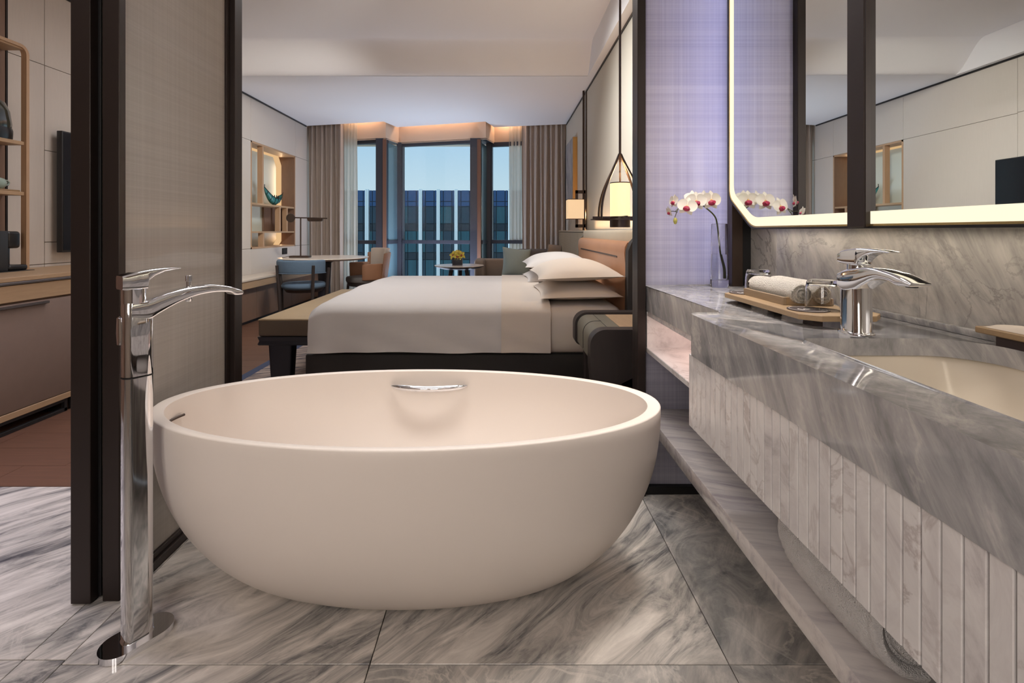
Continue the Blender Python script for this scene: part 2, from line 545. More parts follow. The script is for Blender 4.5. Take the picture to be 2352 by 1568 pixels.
MT['fpane'] = mat('facade_teal_glass', (18, 56, 74), 0.12, 0, 0.22, 1.4, (1, 1, 0.35), spec=0.5)
MT['fpane_top'] = mat('facade_blue_glass', (34, 76, 120), 0.12, 0, 0.05, 1.0, spec=0.5)
MT['fspandrel'] = mat('facade_dark_spandrel', (12, 38, 52), 0.2, 0, 0.12, 1.0)
MT['fcurtain'] = mat('facade_curtained_glass', (34, 84, 96), 0.2, 0, 0.25, 3, (4, 1, 0.2))
MT['fin'] = mat('pale_facade_fin', (250, 252, 248), 0.5)
MT['fbody'] = mat('facade_body', (18, 38, 52), 0.4)
MT['frost'] = mat('frosted_niche_glass', (214, 220, 208), 0.45)
MT['paint'] = marble('grey_abstract_painting', [(0.3, (92, 92, 100)), (0.5, (150, 148, 150)), (0.7, (186, 182, 178))], (0, 0.3, 1), 2, 9, 1.2, None, rough=0.7)
MT['gold'] = mat('gold_canvas_edge', (196, 152, 84), 0.5)
MT['ledge'] = mat('pale_ledge_top', (206, 194, 180), 0.4)
MT['socket'] = mat('black_socket', (30, 30, 32), 0.4)


# ------------------------------------------------------------------ geometry helpers
class G:
    def __init__(s):
        s.bm = bmesh.new()

    def _bev(s, verts, bev, seg):
        es = list({e for v in verts for e in v.link_edges})
        bmesh.ops.bevel(s.bm, geom=es, offset=bev, segments=seg, profile=0.5, affect='EDGES', clamp_overlap=True)

    def box(s, x0, y0, z0, x1, y1, z1, bev=0.0, seg=2):
        r = bmesh.ops.create_cube(s.bm, size=1)
        vs = r['verts']
        for v in vs:
            v.co = Vector(((x0 + x1) / 2 + v.co.x * (x1 - x0), (y0 + y1) / 2 + v.co.y * (y1 - y0), (z0 + z1) / 2 + v.co.z * (z1 - z0)))
        if bev:
            s._bev(vs, bev, seg)
        return s

    def loft(s, rings, closed=True, cap0=True, cap1=True, loop=False):
        vr = [[s.bm.verts.new(Vector(p)) for p in r] for r in rings]
        n = len(vr[0])
        m = len(vr)
        for i in range(m if loop else m - 1):
            a, b = vr[i], vr[(i + 1) % m]
            for j in range(n if closed else n - 1):
                k = (j + 1) % n
                try:
                    s.bm.faces.new((a[j], a[k], b[k], b[j]))
                except ValueError:
                    pass
        if not loop and closed:
            if cap0 and n > 2:
                s.bm.faces.new(list(reversed(vr[0])))
            if cap1 and n > 2:
                s.bm.faces.new(vr[-1])
        return s

    def prism(s, poly, z0, z1, bev=0.0, M=None, seg=2):
        M = M or Matrix.Identity(4)
        a = [s.bm.verts.new(M @ Vector((x, y, z0))) for x, y in poly]
        b = [s.bm.verts.new(M @ Vector((x, y, z1))) for x, y in poly]
        s.bm.faces.new(list(reversed(a)))
        s.bm.faces.new(b)
        n = len(poly)
        for i in range(n):
            j = (i + 1) % n
            s.bm.faces.new((a[i], a[j], b[j], b[i]))
        if bev:
            es = [e for v in a + b for e in v.link_edges if (e.verts[0] in a) == (e.verts[1] in a)]
            bmesh.ops.bevel(s.bm, geom=list(set(es)), offset=bev, segments=seg, profile=0.5, affect='EDGES', clamp_overlap=True)
        return s

    def lathe(s, prof, c=(0, 0, 0), n=32, M=None, sx=1.0, sy=1.0):
        M = M or Matrix.Identity(4)
        rings = []
        for r, z in prof:
            r = max(r, 1e-5)
            rings.append([M @ Vector((c[0] + r * sx * cos(2 * pi * k / n), c[1] + r * sy * sin(2 * pi * k / n), c[2] + z)) for k in range(n)])
        return s.loft(rings)

    def tube(s, pts, rad, n=10, sq=False):
        pts = [Vector(p) for p in pts]
        rings = []
        up = Vector((0, 0, 1))
        prev = None
        for i, p in enumerate(pts):
            t = (pts[min(i + 1, len(pts) - 1)] - pts[max(i - 1, 0)]).normalized()
            a = prev if prev is not None else (up if abs(t.z) < 0.9 else Vector((1, 0, 0)))
            u = (a - t * a.dot(t)).normalized()
            prev = u
            w = t.cross(u)
            r = rad[i] if isinstance(rad, (list, tuple)) else rad
            if sq:
                q = [(-1, -1), (1, -1), (1, 1), (-1, 1)]
                rings.append([p + (u * x + w * y) * r for x, y in q])
            else:
                rings.append([p + (u * cos(2 * pi * k / n) + w * sin(2 * pi * k / n)) * r for k in range(n)])
        return s.loft(rings)

    def quad(s, pts):
        s.bm.faces.new([s.bm.verts.new(Vector(p)) for p in pts])
        return s

    def grid(s, fn, nu, nv):
        vs = [[s.bm.verts.new(Vector(fn(i / nu, j / nv))) for j in range(nv + 1)] for i in range(nu + 1)]
        for i in range(nu):
            for j in range(nv):
                s.bm.faces.new((vs[i][j], vs[i + 1][j], vs[i + 1][j + 1], vs[i][j + 1]))
        return s

    def xf(s, M):
        bmesh.ops.transform(s.bm, matrix=M, verts=s.bm.verts[:])
        return s


def rrect(w, h, r, n=6, cx=0, cy=0):
    """rounded rectangle, full sizes w,h; r a radius or four (++, -+, --, +-)"""
    rs = r if isinstance(r, (list, tuple)) else (r,) * 4
    pts = []
    for k, (sx, sy) in enumerate(((1, 1), (-1, 1), (-1, -1), (1, -1))):
        q = max(rs[k], 1e-4)
        ox, oy = cx + sx * (w / 2 - q), cy + sy * (h / 2 - q)
        for i in range(n + 1):
            a = pi / 2 * k + pi / 2 * i / n
            pts.append((ox + q * cos(a), oy + q * sin(a)))
    return pts


def WM(o):
    m = o.matrix_basis.copy()
    while o.parent is not None:
        o = o.parent
        m = o.matrix_basis @ m
    return m


def mesh_of(name, g, m, smooth=35):
    me = bpy.data.meshes.new(name)
    bmesh.ops.recalc_face_normals(g.bm, faces=g.bm.faces[:])
    g.bm.to_mesh(me)
    g.bm.free()
    if m is not None:
        for x in (m if isinstance(m, (list, tuple)) else [m]):
            me.materials.append(MT[x] if isinstance(x, str) else x)
    if smooth:
        for p in me.polygons:
            p.use_smooth = True
        me.set_sharp_from_angle(angle=radians(smooth))
    return me


def ob(name, g, m, parent=None, local=False, smooth=35, label=None, cat=None, group=None, kind=None):
    """link one mesh object; geometry is in world space unless local=True"""
    if parent is not None and not local:
        g.xf(WM(parent).inverted())
    o = bpy.data.objects.new(name, mesh_of(name, g, m, smooth))
    COL.objects.link(o)
    if parent is not None:
        o.parent = parent
    if label:
        o['label'] = label
    if cat:
        o['category'] = cat
    if group:
        o['group'] = group
    if kind:
        o['kind'] = kind
    return o


def inst(name, me, parent=None, M=None):
    o = bpy.data.objects.new(name, me)
    COL.objects.link(o)
    if parent is not None:
        o.parent = parent
    if M is not None:
        o.matrix_basis = M
    return o


def thing(name, label, cat, loc=(0, 0, 0), rz=0.0, group=None, kind=None):
    o = bpy.data.objects.new(name, None)
    COL.objects.link(o)
    o.empty_display_size = 0.1
    o.location = loc
    o.rotation_euler = (0, 0, rz)
    o['label'] = label
    o['category'] = cat
    if group:
        o['group'] = group
    if kind:
        o['kind'] = kind
    return o


def struct(name, g=None, m=None, parent=None, smooth=35, label=None):
    if g is None:
        o = bpy.data.objects.new(name, None)
        COL.objects.link(o)
        o.empty_display_size = 0.1
    else:
        o = ob(name, g, m, parent, smooth=smooth)
    o['kind'] = 'structure'
    if label:
        o['label'] = label
    return o


def bez(p0, p1, p2, p3, n=12):
    out = []
    for i in range(n + 1):
        t = i / n
        out.append(tuple((1 - t) ** 3 * a + 3 * (1 - t) ** 2 * t * b + 3 * (1 - t) * t * t * c + t ** 3 * d for a, b, c, d in zip(p0, p1, p2, p3)))
    return out


def spline(pts, k=8):
    """Catmull-Rom through the points"""
    P = [Vector(p) for p in pts]
    P = [P[0] * 2 - P[1]] + P + [P[-1] * 2 - P[-2]]
    out = []
    for i in range(1, len(P) - 2):
        a, b, c, d = P[i - 1:i + 3]
        for j in range(k):
            t = j / k
            out.append(0.5 * (2 * b + (c - a) * t + (2 * a - 5 * b + 4 * c - d) * t * t + (3 * b - a - 3 * c + d) * t ** 3))
    out.append(P[-2])
    return out


XL, XR = -3.24, 1.035      # left and right walls
YG = 2.108                 # plane of the glass partition
ZC, ZR = 2.83, 3.13        # bedroom ceiling, raised part

# ================================================================== SETTING
# ---- marble floor: slabs with fine joints
fl = struct('floor', G().box(XL, -1.2, -0.05, XR, 2.155, -0.012), 'black', label='grey marble slab floor of the bathroom')
xs_e = [XL, -2.23, -1.23]
J = 0.0012
def slab(x0, y0, x1, y1, m='floor_stone'):
    ob('slab', G().box(x0 + J, y0 + J, -0.012, x1 - J, y1 - J, 0.0, 0.0012, 1), m, fl)
for x0, x1 in ((XL, -2.23), (-2.23, -1.23)):
    for y0, y1 in ((-1.2, 0.45), (0.45, 1.285), (1.285, 2.155)):
        slab(x0, y0, x1, y1)
for y0, y1 in ((-1.2, 0.4), (0.4, 1.285), (1.285, 2.155)):
    slab(-1.23, y0, -1.122, y1)
for x0, x1, m in ((-1.122, -0.338, 'floor_stone'), (-0.338, 0.575, 'floor_stone'), (0.575, XR, 'floor_stone2')):
    for y0, y1 in ((-1.2, 0.4), (0.4, 1.271), (1.271, 2.155)):
        slab(x0, y0, x1, y1, 'floor_stone2' if (y1 < 1.3 and x0 > -0.4) else m)

# ---- bedroom floor: oak planks across the room
fb = struct('floor', G().box(XL, 2.155, -0.05, XR, 8.7, -0.012), 'black', label='brown oak plank floor of the bedroom')
random.seed(7)
y = 2.157
row = 0
while y < 8.69:
    y1 = min(y + 0.19, 8.69)
    x = XL + 0.002 - random.random() * 1.1
    while x < XR:
        x1 = x + 1.35
        a, b = max(x, XL), min(x1, XR)
        if b - a > 0.02:
            ob('plank', G().box(a + 0.0008, y + 0.0008, -0.012, b - 0.0008, y1 - 0.0008, 0.0), 'wood_floor', fb, smooth=0)
        x = x1
    y = y1

# ---- ceilings
g = G()
edge = [(-3.24, 8.26), (-1.89, 7.93), (-1.766, 8.36), (-0.275, 7.93), (-0.146, 8.36), (1.035, 8.12)]
bm = g.bm
poly = [(XL, 5.6)] + edge + [(XR, 5.6)]
bm.faces.new([bm.verts.new((x, y, ZC)) for x, y in poly])
for (a, b) in zip(edge, edge[1:]):            # inner face of the curtain slot
    g.quad([(a[0], a[1], ZC), (b[0], b[1], ZC), (b[0], b[1], 3.05), (a[0], a[1], 3.05)])
xa, xb = XL + 0.07, 0.95
g.quad([(XL, YG, ZC), (xa, YG, ZC), (xa, 5.6, ZC), (XL, 5.6, ZC)])
g.quad([(xb, YG, ZC), (XR, YG, ZC), (XR, 5.6, ZC), (xb, 5.6, ZC)])
prof = []
for i in range(15):
    t = i / 14
    prof.append((5.62 - 0.36 * t, ZC + (ZR - ZC) * (3 * t * t - 2 * t ** 3)))
prof.append((YG, ZR))
g.loft([[(xa, y, z) for y, z in prof], [(xb, y, z) for y, z in prof]], closed=False)
for x in (xa, xb):
    f = [(x, y, z) for y, z in prof] + [(x, YG, ZC)]
    bm.faces.new([bm.verts.new(p) for p in f])
struct('ceiling', g, 'ceil', smooth=40, label='white bedroom ceiling with a raised curved recess')
struct('ceiling', G().box(XL, 8.0, 3.06, XR, 8.8, 3.12), 'ceil', label='top of the curtain slot')
struct('ceiling', G().box(XL, -1.3, 2.45, XR, YG + 0.1, 2.55), 'ceil', label='white bathroom ceiling')
struct('wall_bulkhead', G().box(XL, YG - 0.02, 2.55, XR, YG + 0.06, 3.2), 'plaster', label='wall above the glass partition')

# ---- bathroom walls behind and beside the camera
struct('wall_back', G().box(XL, -1.3, 0, XR + 0.1, -1.2, 2.45), 'plaster', label='beige wall behind the bathroom')
struct('trim_added_cove', G().box(-1.6, -1.2, 2.02, XR, -0.78, 2.06).box(-1.6, -0.8, 2.06, XR, -0.78, 2.11), 'ceil', label='added ledge for the cove fill light on the back wall')  # ledge added to carry the cove fill
for x in (-1.0, -0.45):
    struct('trim_added_lamp', G().box(x - 0.19, -1.2, 1.08, x + 0.19, -1.175, 2.02, 0.004, 1), 'bronze', label='added frame of a tall fill light on the back wall')  # frame added around each fill light
struct('wall_closet', G().box(XL - 0.06, -1.2, 0, XL, 2.2, 2.45), 'walnut', label='brown closet wall of the entrance')
# right bathroom wall: marble slabs
wr_ = struct('wall_right', G().box(XR + 0.012, -1.2, 0, XR + 0.12, YG, 2.45), 'black', label='pale marble wall behind the basin')
ys = [-1.2, -0.35, 0.75, 1.895, YG + 0.0]
for a, b in zip(ys, ys[1:]):
    ob('slab', G().box(XR, a + 0.0008, 0.0, XR + 0.012, b - 0.0008, 2.45, 0.001, 1), 'splash', wr_)

# ---- left bedroom wall with large panels, recessed joints and a niche
wl = struct('wall_left', G().box(XL - 0.3, 2.2, 0, XL - 0.285, 8.8, 3.2), 'black', label='pale panelled left wall of the bedroom')
NY0, NY1, NZ0, NZ1 = 6.435, 7.81, 0.865, 2.262
zr = [0.0, 0.87, 2.262, 3.15]
zr2 = [0.0, 0.865, 1.02, 1.67, 2.27, 3.15]
def panel(y0, y1, z0, z1, m='wallpanel'):
    ob('panel', G().box(XL - 0.285, y0 + 0.002, z0 + 0.002, XL, y1 - 0.002, z1 - 0.002, 0.0015, 1), m, wl)
panel(2.2, 2.75, 0, 3.15, 'walnut')
panel(2.75, 3.262, 0, 3.15, 'walnut')
ob('corner_strip', G().box(XL - 0.2, 3.262, 0, XL + 0.003, 3.274, 3.15), 'bronze', wl)
for z0, z1 in zip([0.0, 0.865, 2.27], [0.865, 2.27, 3.15]):
    panel(3.274, 3.54, z0, z1)
for z0, z1 in zip(zr2, zr2[1:]):
    panel(3.54, 5.0, z0, z1)
for z0, z1 in zip(zr, zr[1:]):
    panel(5.0, NY0, z0, z1)
    if z0 != 0.87:
        panel(NY0, NY1, z0, z1)
    panel(NY1, 8.72, z0, z1)
# niche lining
nc = thing('display_niche', 'oak lined recessed display niche in the pale left wall', 'niche', (XL - 0.1, (NY0 + NY1) / 2, NZ0))
g = G()
d = 0.26
t = 0.022
g.box(XL - d, NY0, NZ0, XL + 0.003, NY0 + t, NZ1)
g.box(XL - d, NY1 - t, NZ0, XL + 0.003, NY1, NZ1)
g.box(XL - d, NY0, NZ1 - t, XL + 0.003, NY1, NZ1)
g.box(XL - d, NY0, NZ0, XL + 0.003, NY1, NZ0 + t)
ob('lining', g, 'oak', nc)
ob('side_lining', G().box(XL - d + 0.02, NY1 - t - 0.012, NZ0 + t, XL, NY1 - t, NZ1 - t), 'walnut', nc, label='brown side board')
z1s, z2s = 1.455, 1.083
ob('shelf', G().box(XL - d, NY0 + t, z1s - 0.012, XL - 0.002, NY1 - t - 0.012, z1s + 0.012), 'oakh', nc)
ob('shelf', G().box(XL - d, NY0 + t, z2s - 0.011, XL - 0.002, NY1 - t - 0.012, z2s + 0.011), 'oakh', nc)
for (y, a, b) in ((6.77, z1s, NZ1), (7.29, z2s, z1s), (7.53, z2s, z1s), (6.79, NZ0, z2s)):
    ob('divider', G().box(XL - 0.07, y - 0.02, a + 0.011, XL - 0.003, y + 0.02, b - 0.011 if b != NZ1 else b - t), 'oak', nc)
ob('back_glass', G().box(XL - d - 0.01, NY0 + t, NZ0 + t, XL - d + 0.004, NY1 - t, NZ1 - t), 'frost', nc, label='frosted greenish back panel')
ob('back_board', G().box(XL - d + 0.004, 7.27, z2s + 0.011, XL - d + 0.03, NY1 - t - 0.012, z1s - 0.012), 'walnut', nc, label='brown back board')
# glowing bevelled frame at the far side of the back (top + bottom compartments)
for (a, b, ch_top) in ((z1s + 0.012, NZ1 - t, True), (NZ0 + t, z2s - 0.011, False)):
    yb = NY1 - t - 0.012
    c = 0.16 if ch_top else 0.09
    if ch_top:
        path = [(yb - 0.06, a), (yb - 0.06, b - c), (yb - 0.06 - 0.10, b - 0.02), (NY0 + t, b - 0.02)]
        outr = [(yb, a), (yb, b - c * 0.8), (yb - 0.10, b), (NY0 + t, b)]
    else:
        path = [(yb - 0.06, b), (yb - 0.06, a + c), (yb - 0.06 - 0.10, a)]
        outr = [(yb, b), (yb, a + c * 0.6), (yb - 0.08, a)]
    g = G()
    g.loft([[(XL - d + 0.006, y, z), (XL - d + 0.06, y2, z2), (XL - d + 0.05, y2, z2), (XL - d + 0.005, y, z)] for (y, z), (y2, z2) in zip(path, outr)])
    ob('light_band', g, 'ledwarm', nc, label='warm glowing bevel')
ws = thing('wall_socket', 'small black square wall socket below the display niche', 'socket', (XL + 0.005, 7.42, 0.8))
g = G().box(XL + 0.0, 7.34, 0.755, XL + 0.012, 7.50, 0.845, 0.002, 1)
ob('plate', g, 'socket', ws)
ob('insert', G().box(XL + 0.012, 7.355, 0.775, XL + 0.016, 7.415, 0.83, 0.001, 1), 'machine2', ws)
ob('insert', G().box(XL + 0.012, 7.425, 0.775, XL + 0.016, 7.485, 0.83, 0.001, 1), 'machine2', ws)

# ceiling trims along both walls
struct('trim_1', G().box(XL, 2.2, ZC - 0.02, XL + 0.012, 8.24, ZC), 'black', label='dark shadow trim under the ceiling, left wall')
struct('trim_2', G().box(XR - 0.012, 2.2, ZC - 0.018, XR, 8.12, ZC), 'black', label='dark shadow trim under the ceiling, right wall')

# ---- right bedroom wall
wrb = struct('wall_right', G().box(XR, YG + 0.02, 0, XR + 0.1, 8.8, 3.2), 'wallpaper', label='pale fabric right wall of the bedroom')
ob('wood_strip', G().box(XR - 0.012, 6.16, 1.12, XR, 6.22, ZC - 0.018), 'brownmetal', wrb, label='dark vertical strip')

# ---- window wall: saw-tooth bays
P = [(-3.24, 8.52), (-1.885, 8.15), (-1.75, 8.54), (-0.36, 8.15), (-0.235, 8.54), (1.035, 8.26)]
zt = 2.62
g = G()
for i, (a, b) in enumerate(zip(edge, edge[1:])):
    off = 0.15
    pa, pb = (a[0], a[1] + off), (b[0], b[1] + off)
    g.loft([[(pa[0], pa[1], 2.58), (pa[0], pa[1], 3.06), (pa[0], pa[1] + 0.02, 3.06), (pa[0], pa[1] + 0.02, 2.58)],
            [(pb[0], pb[1], 2.58), (pb[0], pb[1], 3.06), (pb[0], pb[1] + 0.02, 3.06), (pb[0], pb[1] + 0.02, 2.58)]])
g.box(XL, 8.6, 2.58, XR, 8.8, 3.06)
struct('wall_window_head', g, 'bulkhead', label='peach zigzag board above the windows')
g = G()
pl = [(a[0], a[1] + 0.15) for a in edge] + [(XR, 8.8), (XL, 8.8)]
g.prism(pl, 2.585, 2.60)
struct('trim_3', g, 'winframe', label='dark soffit over the windows')
struct('trim_added_trough', G().box(-1.85, 7.64, 0.0, -0.25, 7.66, 0.13).box(-1.85, 7.66, 0.0, -0.25, 7.78, 0.09).box(-1.85, 7.78, 0.0, -0.25, 7.80, 0.13), 'winframe', label='added floor trough for the fill light along the window')  # trough added to house the window fill
struct('wall_sill', G().box(XL, 8.56, -0.02, XR, 8.8, 0.12), 'winframe', label='low sill under the windows')
def bay(n, a, b, lw, rw):
    """one glazed bay from a to b in plan: frame members, rail, two panes"""
    dx, dy = b[0] - a[0], b[1] - a[1]
    L = sqrt(dx * dx + dy * dy)
    M = Matrix.Translation((a[0], a[1], 0)) @ Matrix.Rotation(math.atan2(dy, dx), 4, 'Z')
    w = struct('window_%d' % n, label='tall dark framed window bay facing the office building')
    def m_(g, nm, m):
        g.xf(M)
        return ob(nm, g, m, w)
    m_(G().box(0, -0.03, 0.1, lw, 0.05, 2.6, 0.003, 1), 'mullion', 'winframe')
    m_(G().box(L - rw, -0.03, 0.1, L, 0.05, 2.6, 0.003, 1), 'mullion', 'winframe')
    m_(G().box(lw, -0.03, 2.53, L - rw, 0.05, 2.6), 'head', 'winframe')
    m_(G().box(lw, -0.03, 0.1, L - rw, 0.05, 0.16), 'sill', 'winframe')
    m_(G().box(lw, -0.05, 0.885, L - rw, 0.05, 0.945, 0.004, 1), 'rail', 'winframe')
    m_(G().box(lw, 0.01, 0.945, L - rw, 0.02, 2.53), 'pane', 'winglass')
    m_(G().box(lw, 0.01, 0.16, L - rw, 0.02, 0.885), 'pane', 'winglass')
bay(2, P[0], P[1], 0.06, 0.05)
bay(3, P[2], P[3], 0.06, 0.05)
bay(4, P[4], P[5], 0.06, 0.05)
for k, (a, b) in enumerate(((P[1], P[2]), (P[3], P[4]))):
    w = struct('window_%d' % (5 + k), label='narrow return pane with a dark post between two window bays')
    ob('post', G().box(a[0] - 0.17, a[1] - 0.06, 0.1, a[0] + 0.0, a[1] + 0.12, 2.6, 0.004, 1), 'winframe', w)
    ob('reveal', G().box(a[0] - 0.055, a[1] - 0.068, 0.1, a[0] + 0.004, a[1] - 0.06, 2.58), 'reveal', w, label='brown post facing')
    g = G()
    g.loft([[(a[0], a[1] + 0.02, z), (a[0] + 0.02, a[1] + 0.02, z), (b[0] - 0.03, b[1] - 0.02, z), (b[0] - 0.05, b[1] - 0.02, z)] for z in (0.1, 2.53)])
    ob('pane', g, 'blueglass', w)
    g = G()
    g.loft([[(a[0] - 0.005, a[1] - 0.0, z), (a[0] + 0.03, a[1] + 0.0, z), (b[0] - 0.02, b[1] - 0.04, z), (b[0] - 0.055, b[1] - 0.02, z)] for z in (0.885, 0.945)])
    ob('rail', g, 'winframe', w)
    ob('post', G().box(b[0] - 0.05, b[1] - 0.06, 0.1, b[0] + 0.03, b[1] + 0.06, 2.6, 0.004, 1), 'winframe', w)

# ---- glass partition between bathroom and bedroom
ZT = 2.45
w1 = struct('window_1', label='large clear glass pane between bathroom and bedroom')
ob('pane', G().box(-1.125, YG - 0.006, 0.035, 0.562, YG + 0.006, ZT), 'glass', w1)
ob('frame', G().box(-1.168, YG - 0.02, 0, -1.118, YG + 0.04, ZT, 0.002, 1), 'bronze', w1)
ob('frame', G().box(0.558, YG - 0.035, 0, 0.592, YG + 0.05, ZT, 0.002, 1), 'bronze', w1)
ob('frame', G().box(-1.118, YG - 0.02, 0, 0.558, YG + 0.02, 0.035, 0.002, 1), 'bronze', w1)

# ---- woven glass screens
sr = struct('wall_screen_right', label='lavender woven glass screen behind the orchid')
ob('woven_glass', G().box(0.592, YG, 0.035, 0.945, YG + 0.012, ZT), 'weave_r', sr)
ob('back_board', G().box(0.592, YG + 0.016, 0.035, 0.945, YG + 0.03, 0.875), 'black', sr)  # unseen board added to block backlight from the lower screen
ob('frame', G().box(0.945, YG - 0.045, 0.0, 0.99, YG + 0.05, ZT, 0.002, 1), 'brownmetal', sr)
ob('frame', G().box(0.992, YG - 0.02, 0.0, XR, YG + 0.05, ZT, 0.002, 1), 'black', sr)
ob('frame', G().box(0.592, YG - 0.02, 0.0, 0.945, YG + 0.03, 0.033, 0.002, 1), 'black', sr)
sl = struct('wall_screen_left', label='beige woven glass screen left of the bathtub')
ob('woven_glass', G().box(-1.157, 1.515, 0.045, -1.145, 2.085, ZT), 'weave_l', sl)
ob('frame', G().box(-1.189, 1.486, 0, -1.139, 1.513, ZT, 0.0015, 1), 'bronze', sl)
ob('frame', G().box(-1.175, 2.06, 0, -1.138, 2.10, ZT, 0.0015, 1), 'bronze', sl)
g = G().box(-1.165, 1.513, 0, -1.125, 2.085, 0.03, 0.003, 1)
g.box(-1.160, 1.513, 0.03, -1.135, 2.085, 0.05, 0.002, 1)
ob('rail', g, 'bronze', sl)
d1 = struct('door_1', label='dark framed sliding door of woven glass, parked beside the screen')
ob('door_frame', G().box(-1.270, 1.470, 0.004, -1.212, 1.500, ZT, 0.0015, 1), 'bronze', d1)
ob('door_frame', G().box(-1.255, 1.500, 0.004, -1.205, 1.507, ZT, 0.0015, 1), 'black', d1)
ob('woven_glass', G().box(-1.240, 1.507, 0.05, -1.215, 2.1, ZT), 'weave_l', d1)
ob('door_rail', G().box(-1.243, 1.507, 0.004, -1.205, 2.1, 0.05, 0.002, 1), 'bronze', d1)

# ================================================================== OUTSIDE
ofc = thing('office_building', 'blue glass office building with pale vertical fins outside the windows', 'building', (-6, 45, -13))
BX, BT, SP = -22.3, 4.78, 1.6
# fins hit the picture at x = -9.05 + k*1.6
x_ref = -9.0
x0b, x1b = x_ref - 9 * SP, x_ref + 9 * SP
ob('body', G().box(x0b, 45.3, -13, x1b, 60, BT - 0.05), 'fbody', ofc)
cellmesh = {}
def cell(key, w, h, m):
    k = (key, round(w, 3), round(h, 3))
    if k not in cellmesh:
        cellmesh[k] = mesh_of('facade_pane', G().box(-w / 2 + 0.03, 0, -h / 2 + 0.03, w / 2 - 0.03, 0.1, h / 2 - 0.03), m, 0)
    return cellmesh[k]
rows = [(4.78, 3.75, 'fpane_top'), (3.75, 3.3, 'fpane_top'), (3.3, 1.75, 'fpane'), (1.75, 1.1, 'fspandrel'), (1.1, -0.85, 'fcurtain'), (-0.85, -1.5, 'fspandrel'), (-1.5, -3.6, 'fpane')]
random.seed(3)
for i in range(-3, 8):
    xa_ = x_ref + i * SP
    for (w0, w1_) in ((0.14, 0.42), (0.42, 1.2), (1.2, 1.46)):
        for (zt_, zb_, m) in rows:
            mm = m
            if m == 'fpane' and random.random() < 0.35:
                mm = 'fcurtain'
            if m == 'fcurtain' and random.random() < 0.4:
                mm = 'fpane'
            o = inst('facade_pane', cell(mm, w1_ - w0, zt_ - zb_, mm), ofc, None)
            o.matrix_basis = WM(ofc).inverted() @ Matrix.Translation((xa_ + (w0 + w1_) / 2, 45.15 + random.uniform(0, 0.03), (zt_ + zb_) / 2))
for i in range(-9, 10):
    xa_ = x_ref + i * SP
    g = G().box(xa_ - 0.13, 44.75, -13, xa_ - 0.02, 45.3, BT + 0.05)
    g.box(xa_ + 0.02, 44.75, -13, xa_ + 0.13, 45.3, BT + 0.05)
    g.box(xa_ - 0.02, 44.9, -13, xa_ + 0.02, 45.3, BT)
    ob('facade_fin', g, 'fin', ofc, smooth=0)

# ================================================================== BATHROOM OBJECTS
# ---- bathtub
TCX, TCY, TA, TB, TZ = -0.300, 1.618, 0.802, 0.370, 0.552
tubo = thing('bathtub', 'white oval freestanding bathtub standing on grey marble', 'bathtub', (TCX, TCY, 0))
def tub_s(t):
    return (1 - (1 - t) ** 2.3) ** 0.72
def ring(a, b, z, n=96, e=2.0):
    out = []
    for k in range(n):
        th = 2 * pi * k / n
        c, s_ = cos(th), sin(th)
        out.append((TCX + a * math.copysign(abs(c) ** (2 / e), c), TCY + b * math.copysign(abs(s_) ** (2 / e), s_), z))
    return out
A0, B0 = 0.47, 0.165
rings = [ring(A0 * 0.5, B0 * 0.5, 0.0), ring(A0 - 0.012, B0 - 0.012, 0.0), ring(A0 - 0.004, B0 - 0.004, 0.002)]
for i in range(0, 29):
    t = (i / 28) ** 1.6
    f = tub_s(t)
    rings.append(ring(A0 + (TA - A0) * f, B0 + (TB - B0) * f, 0.006 + (TZ - 0.010) * t))
rings.append(ring(TA - 0.002, TB - 0.002, TZ - 0.001))
rings.append(ring(TA - 0.006, TB - 0.005, TZ))
IA, IB = TA - 0.042, TB - 0.026
rings.append(ring(IA + 0.006, IB + 0.005, TZ))
rings.append(ring(IA + 0.001, IB + 0.001, TZ - 0.002))
for i in range(1, 22):
    t = i / 21
    f = (1 - t ** 2.6) ** 0.6
    rings.append(ring(0.40 + (IA - 0.40) * f, 0.13 + (IB - 0.13) * f, TZ - 0.004 - 0.40 * t ** 0.92))
rings.append(ring(0.2, 0.06, TZ - 0.412))
ob('shell', G().loft(rings), 'tub', tubo, smooth=50)
# grab bar on the far inner wall
zb = 0.494
pts = []
for i in range(25):
    u = -1 + 2 * i / 24
    x = -0.287 + 0.146 * u
    yw = TCY + IB * 0.985 * sqrt(max(0, 1 - ((x - TCX) / IA) ** 2))
    pts.append((x, yw - 0.004 - 0.034 * (1 - u * u) ** 0.8, zb + 0.004 * u * u))
ob('grab_bar', G().tube(pts, [0.005 + 0.0065 * (1 - (-1 + 2 * i / 24) ** 6) for i in range(25)], 14), 'chrome', tubo, label='chrome curved grab bar')
# overflow slot at the left end
g = G()
for k in range(2):
    pass
sl_pts = []
for i in range(9):
    th = radians(171 + 12 * i / 8)
    sl_pts.append((TCX + (IA - 0.004) * cos(th), TCY - 0.03 + (IB + 0.02) * sin(th), 0.497))
ob('overflow_slot', G().tube(sl_pts, 0.0045, 6), 'brownmetal', tubo, label='thin dark overflow slot')

# ---- floor standing bath tap
fx, fy = -0.981, 1.343
ft = thing('bath_tap', 'chrome floor standing bath tap beside the tub', 'tap', (fx, fy, 0), radians(56))
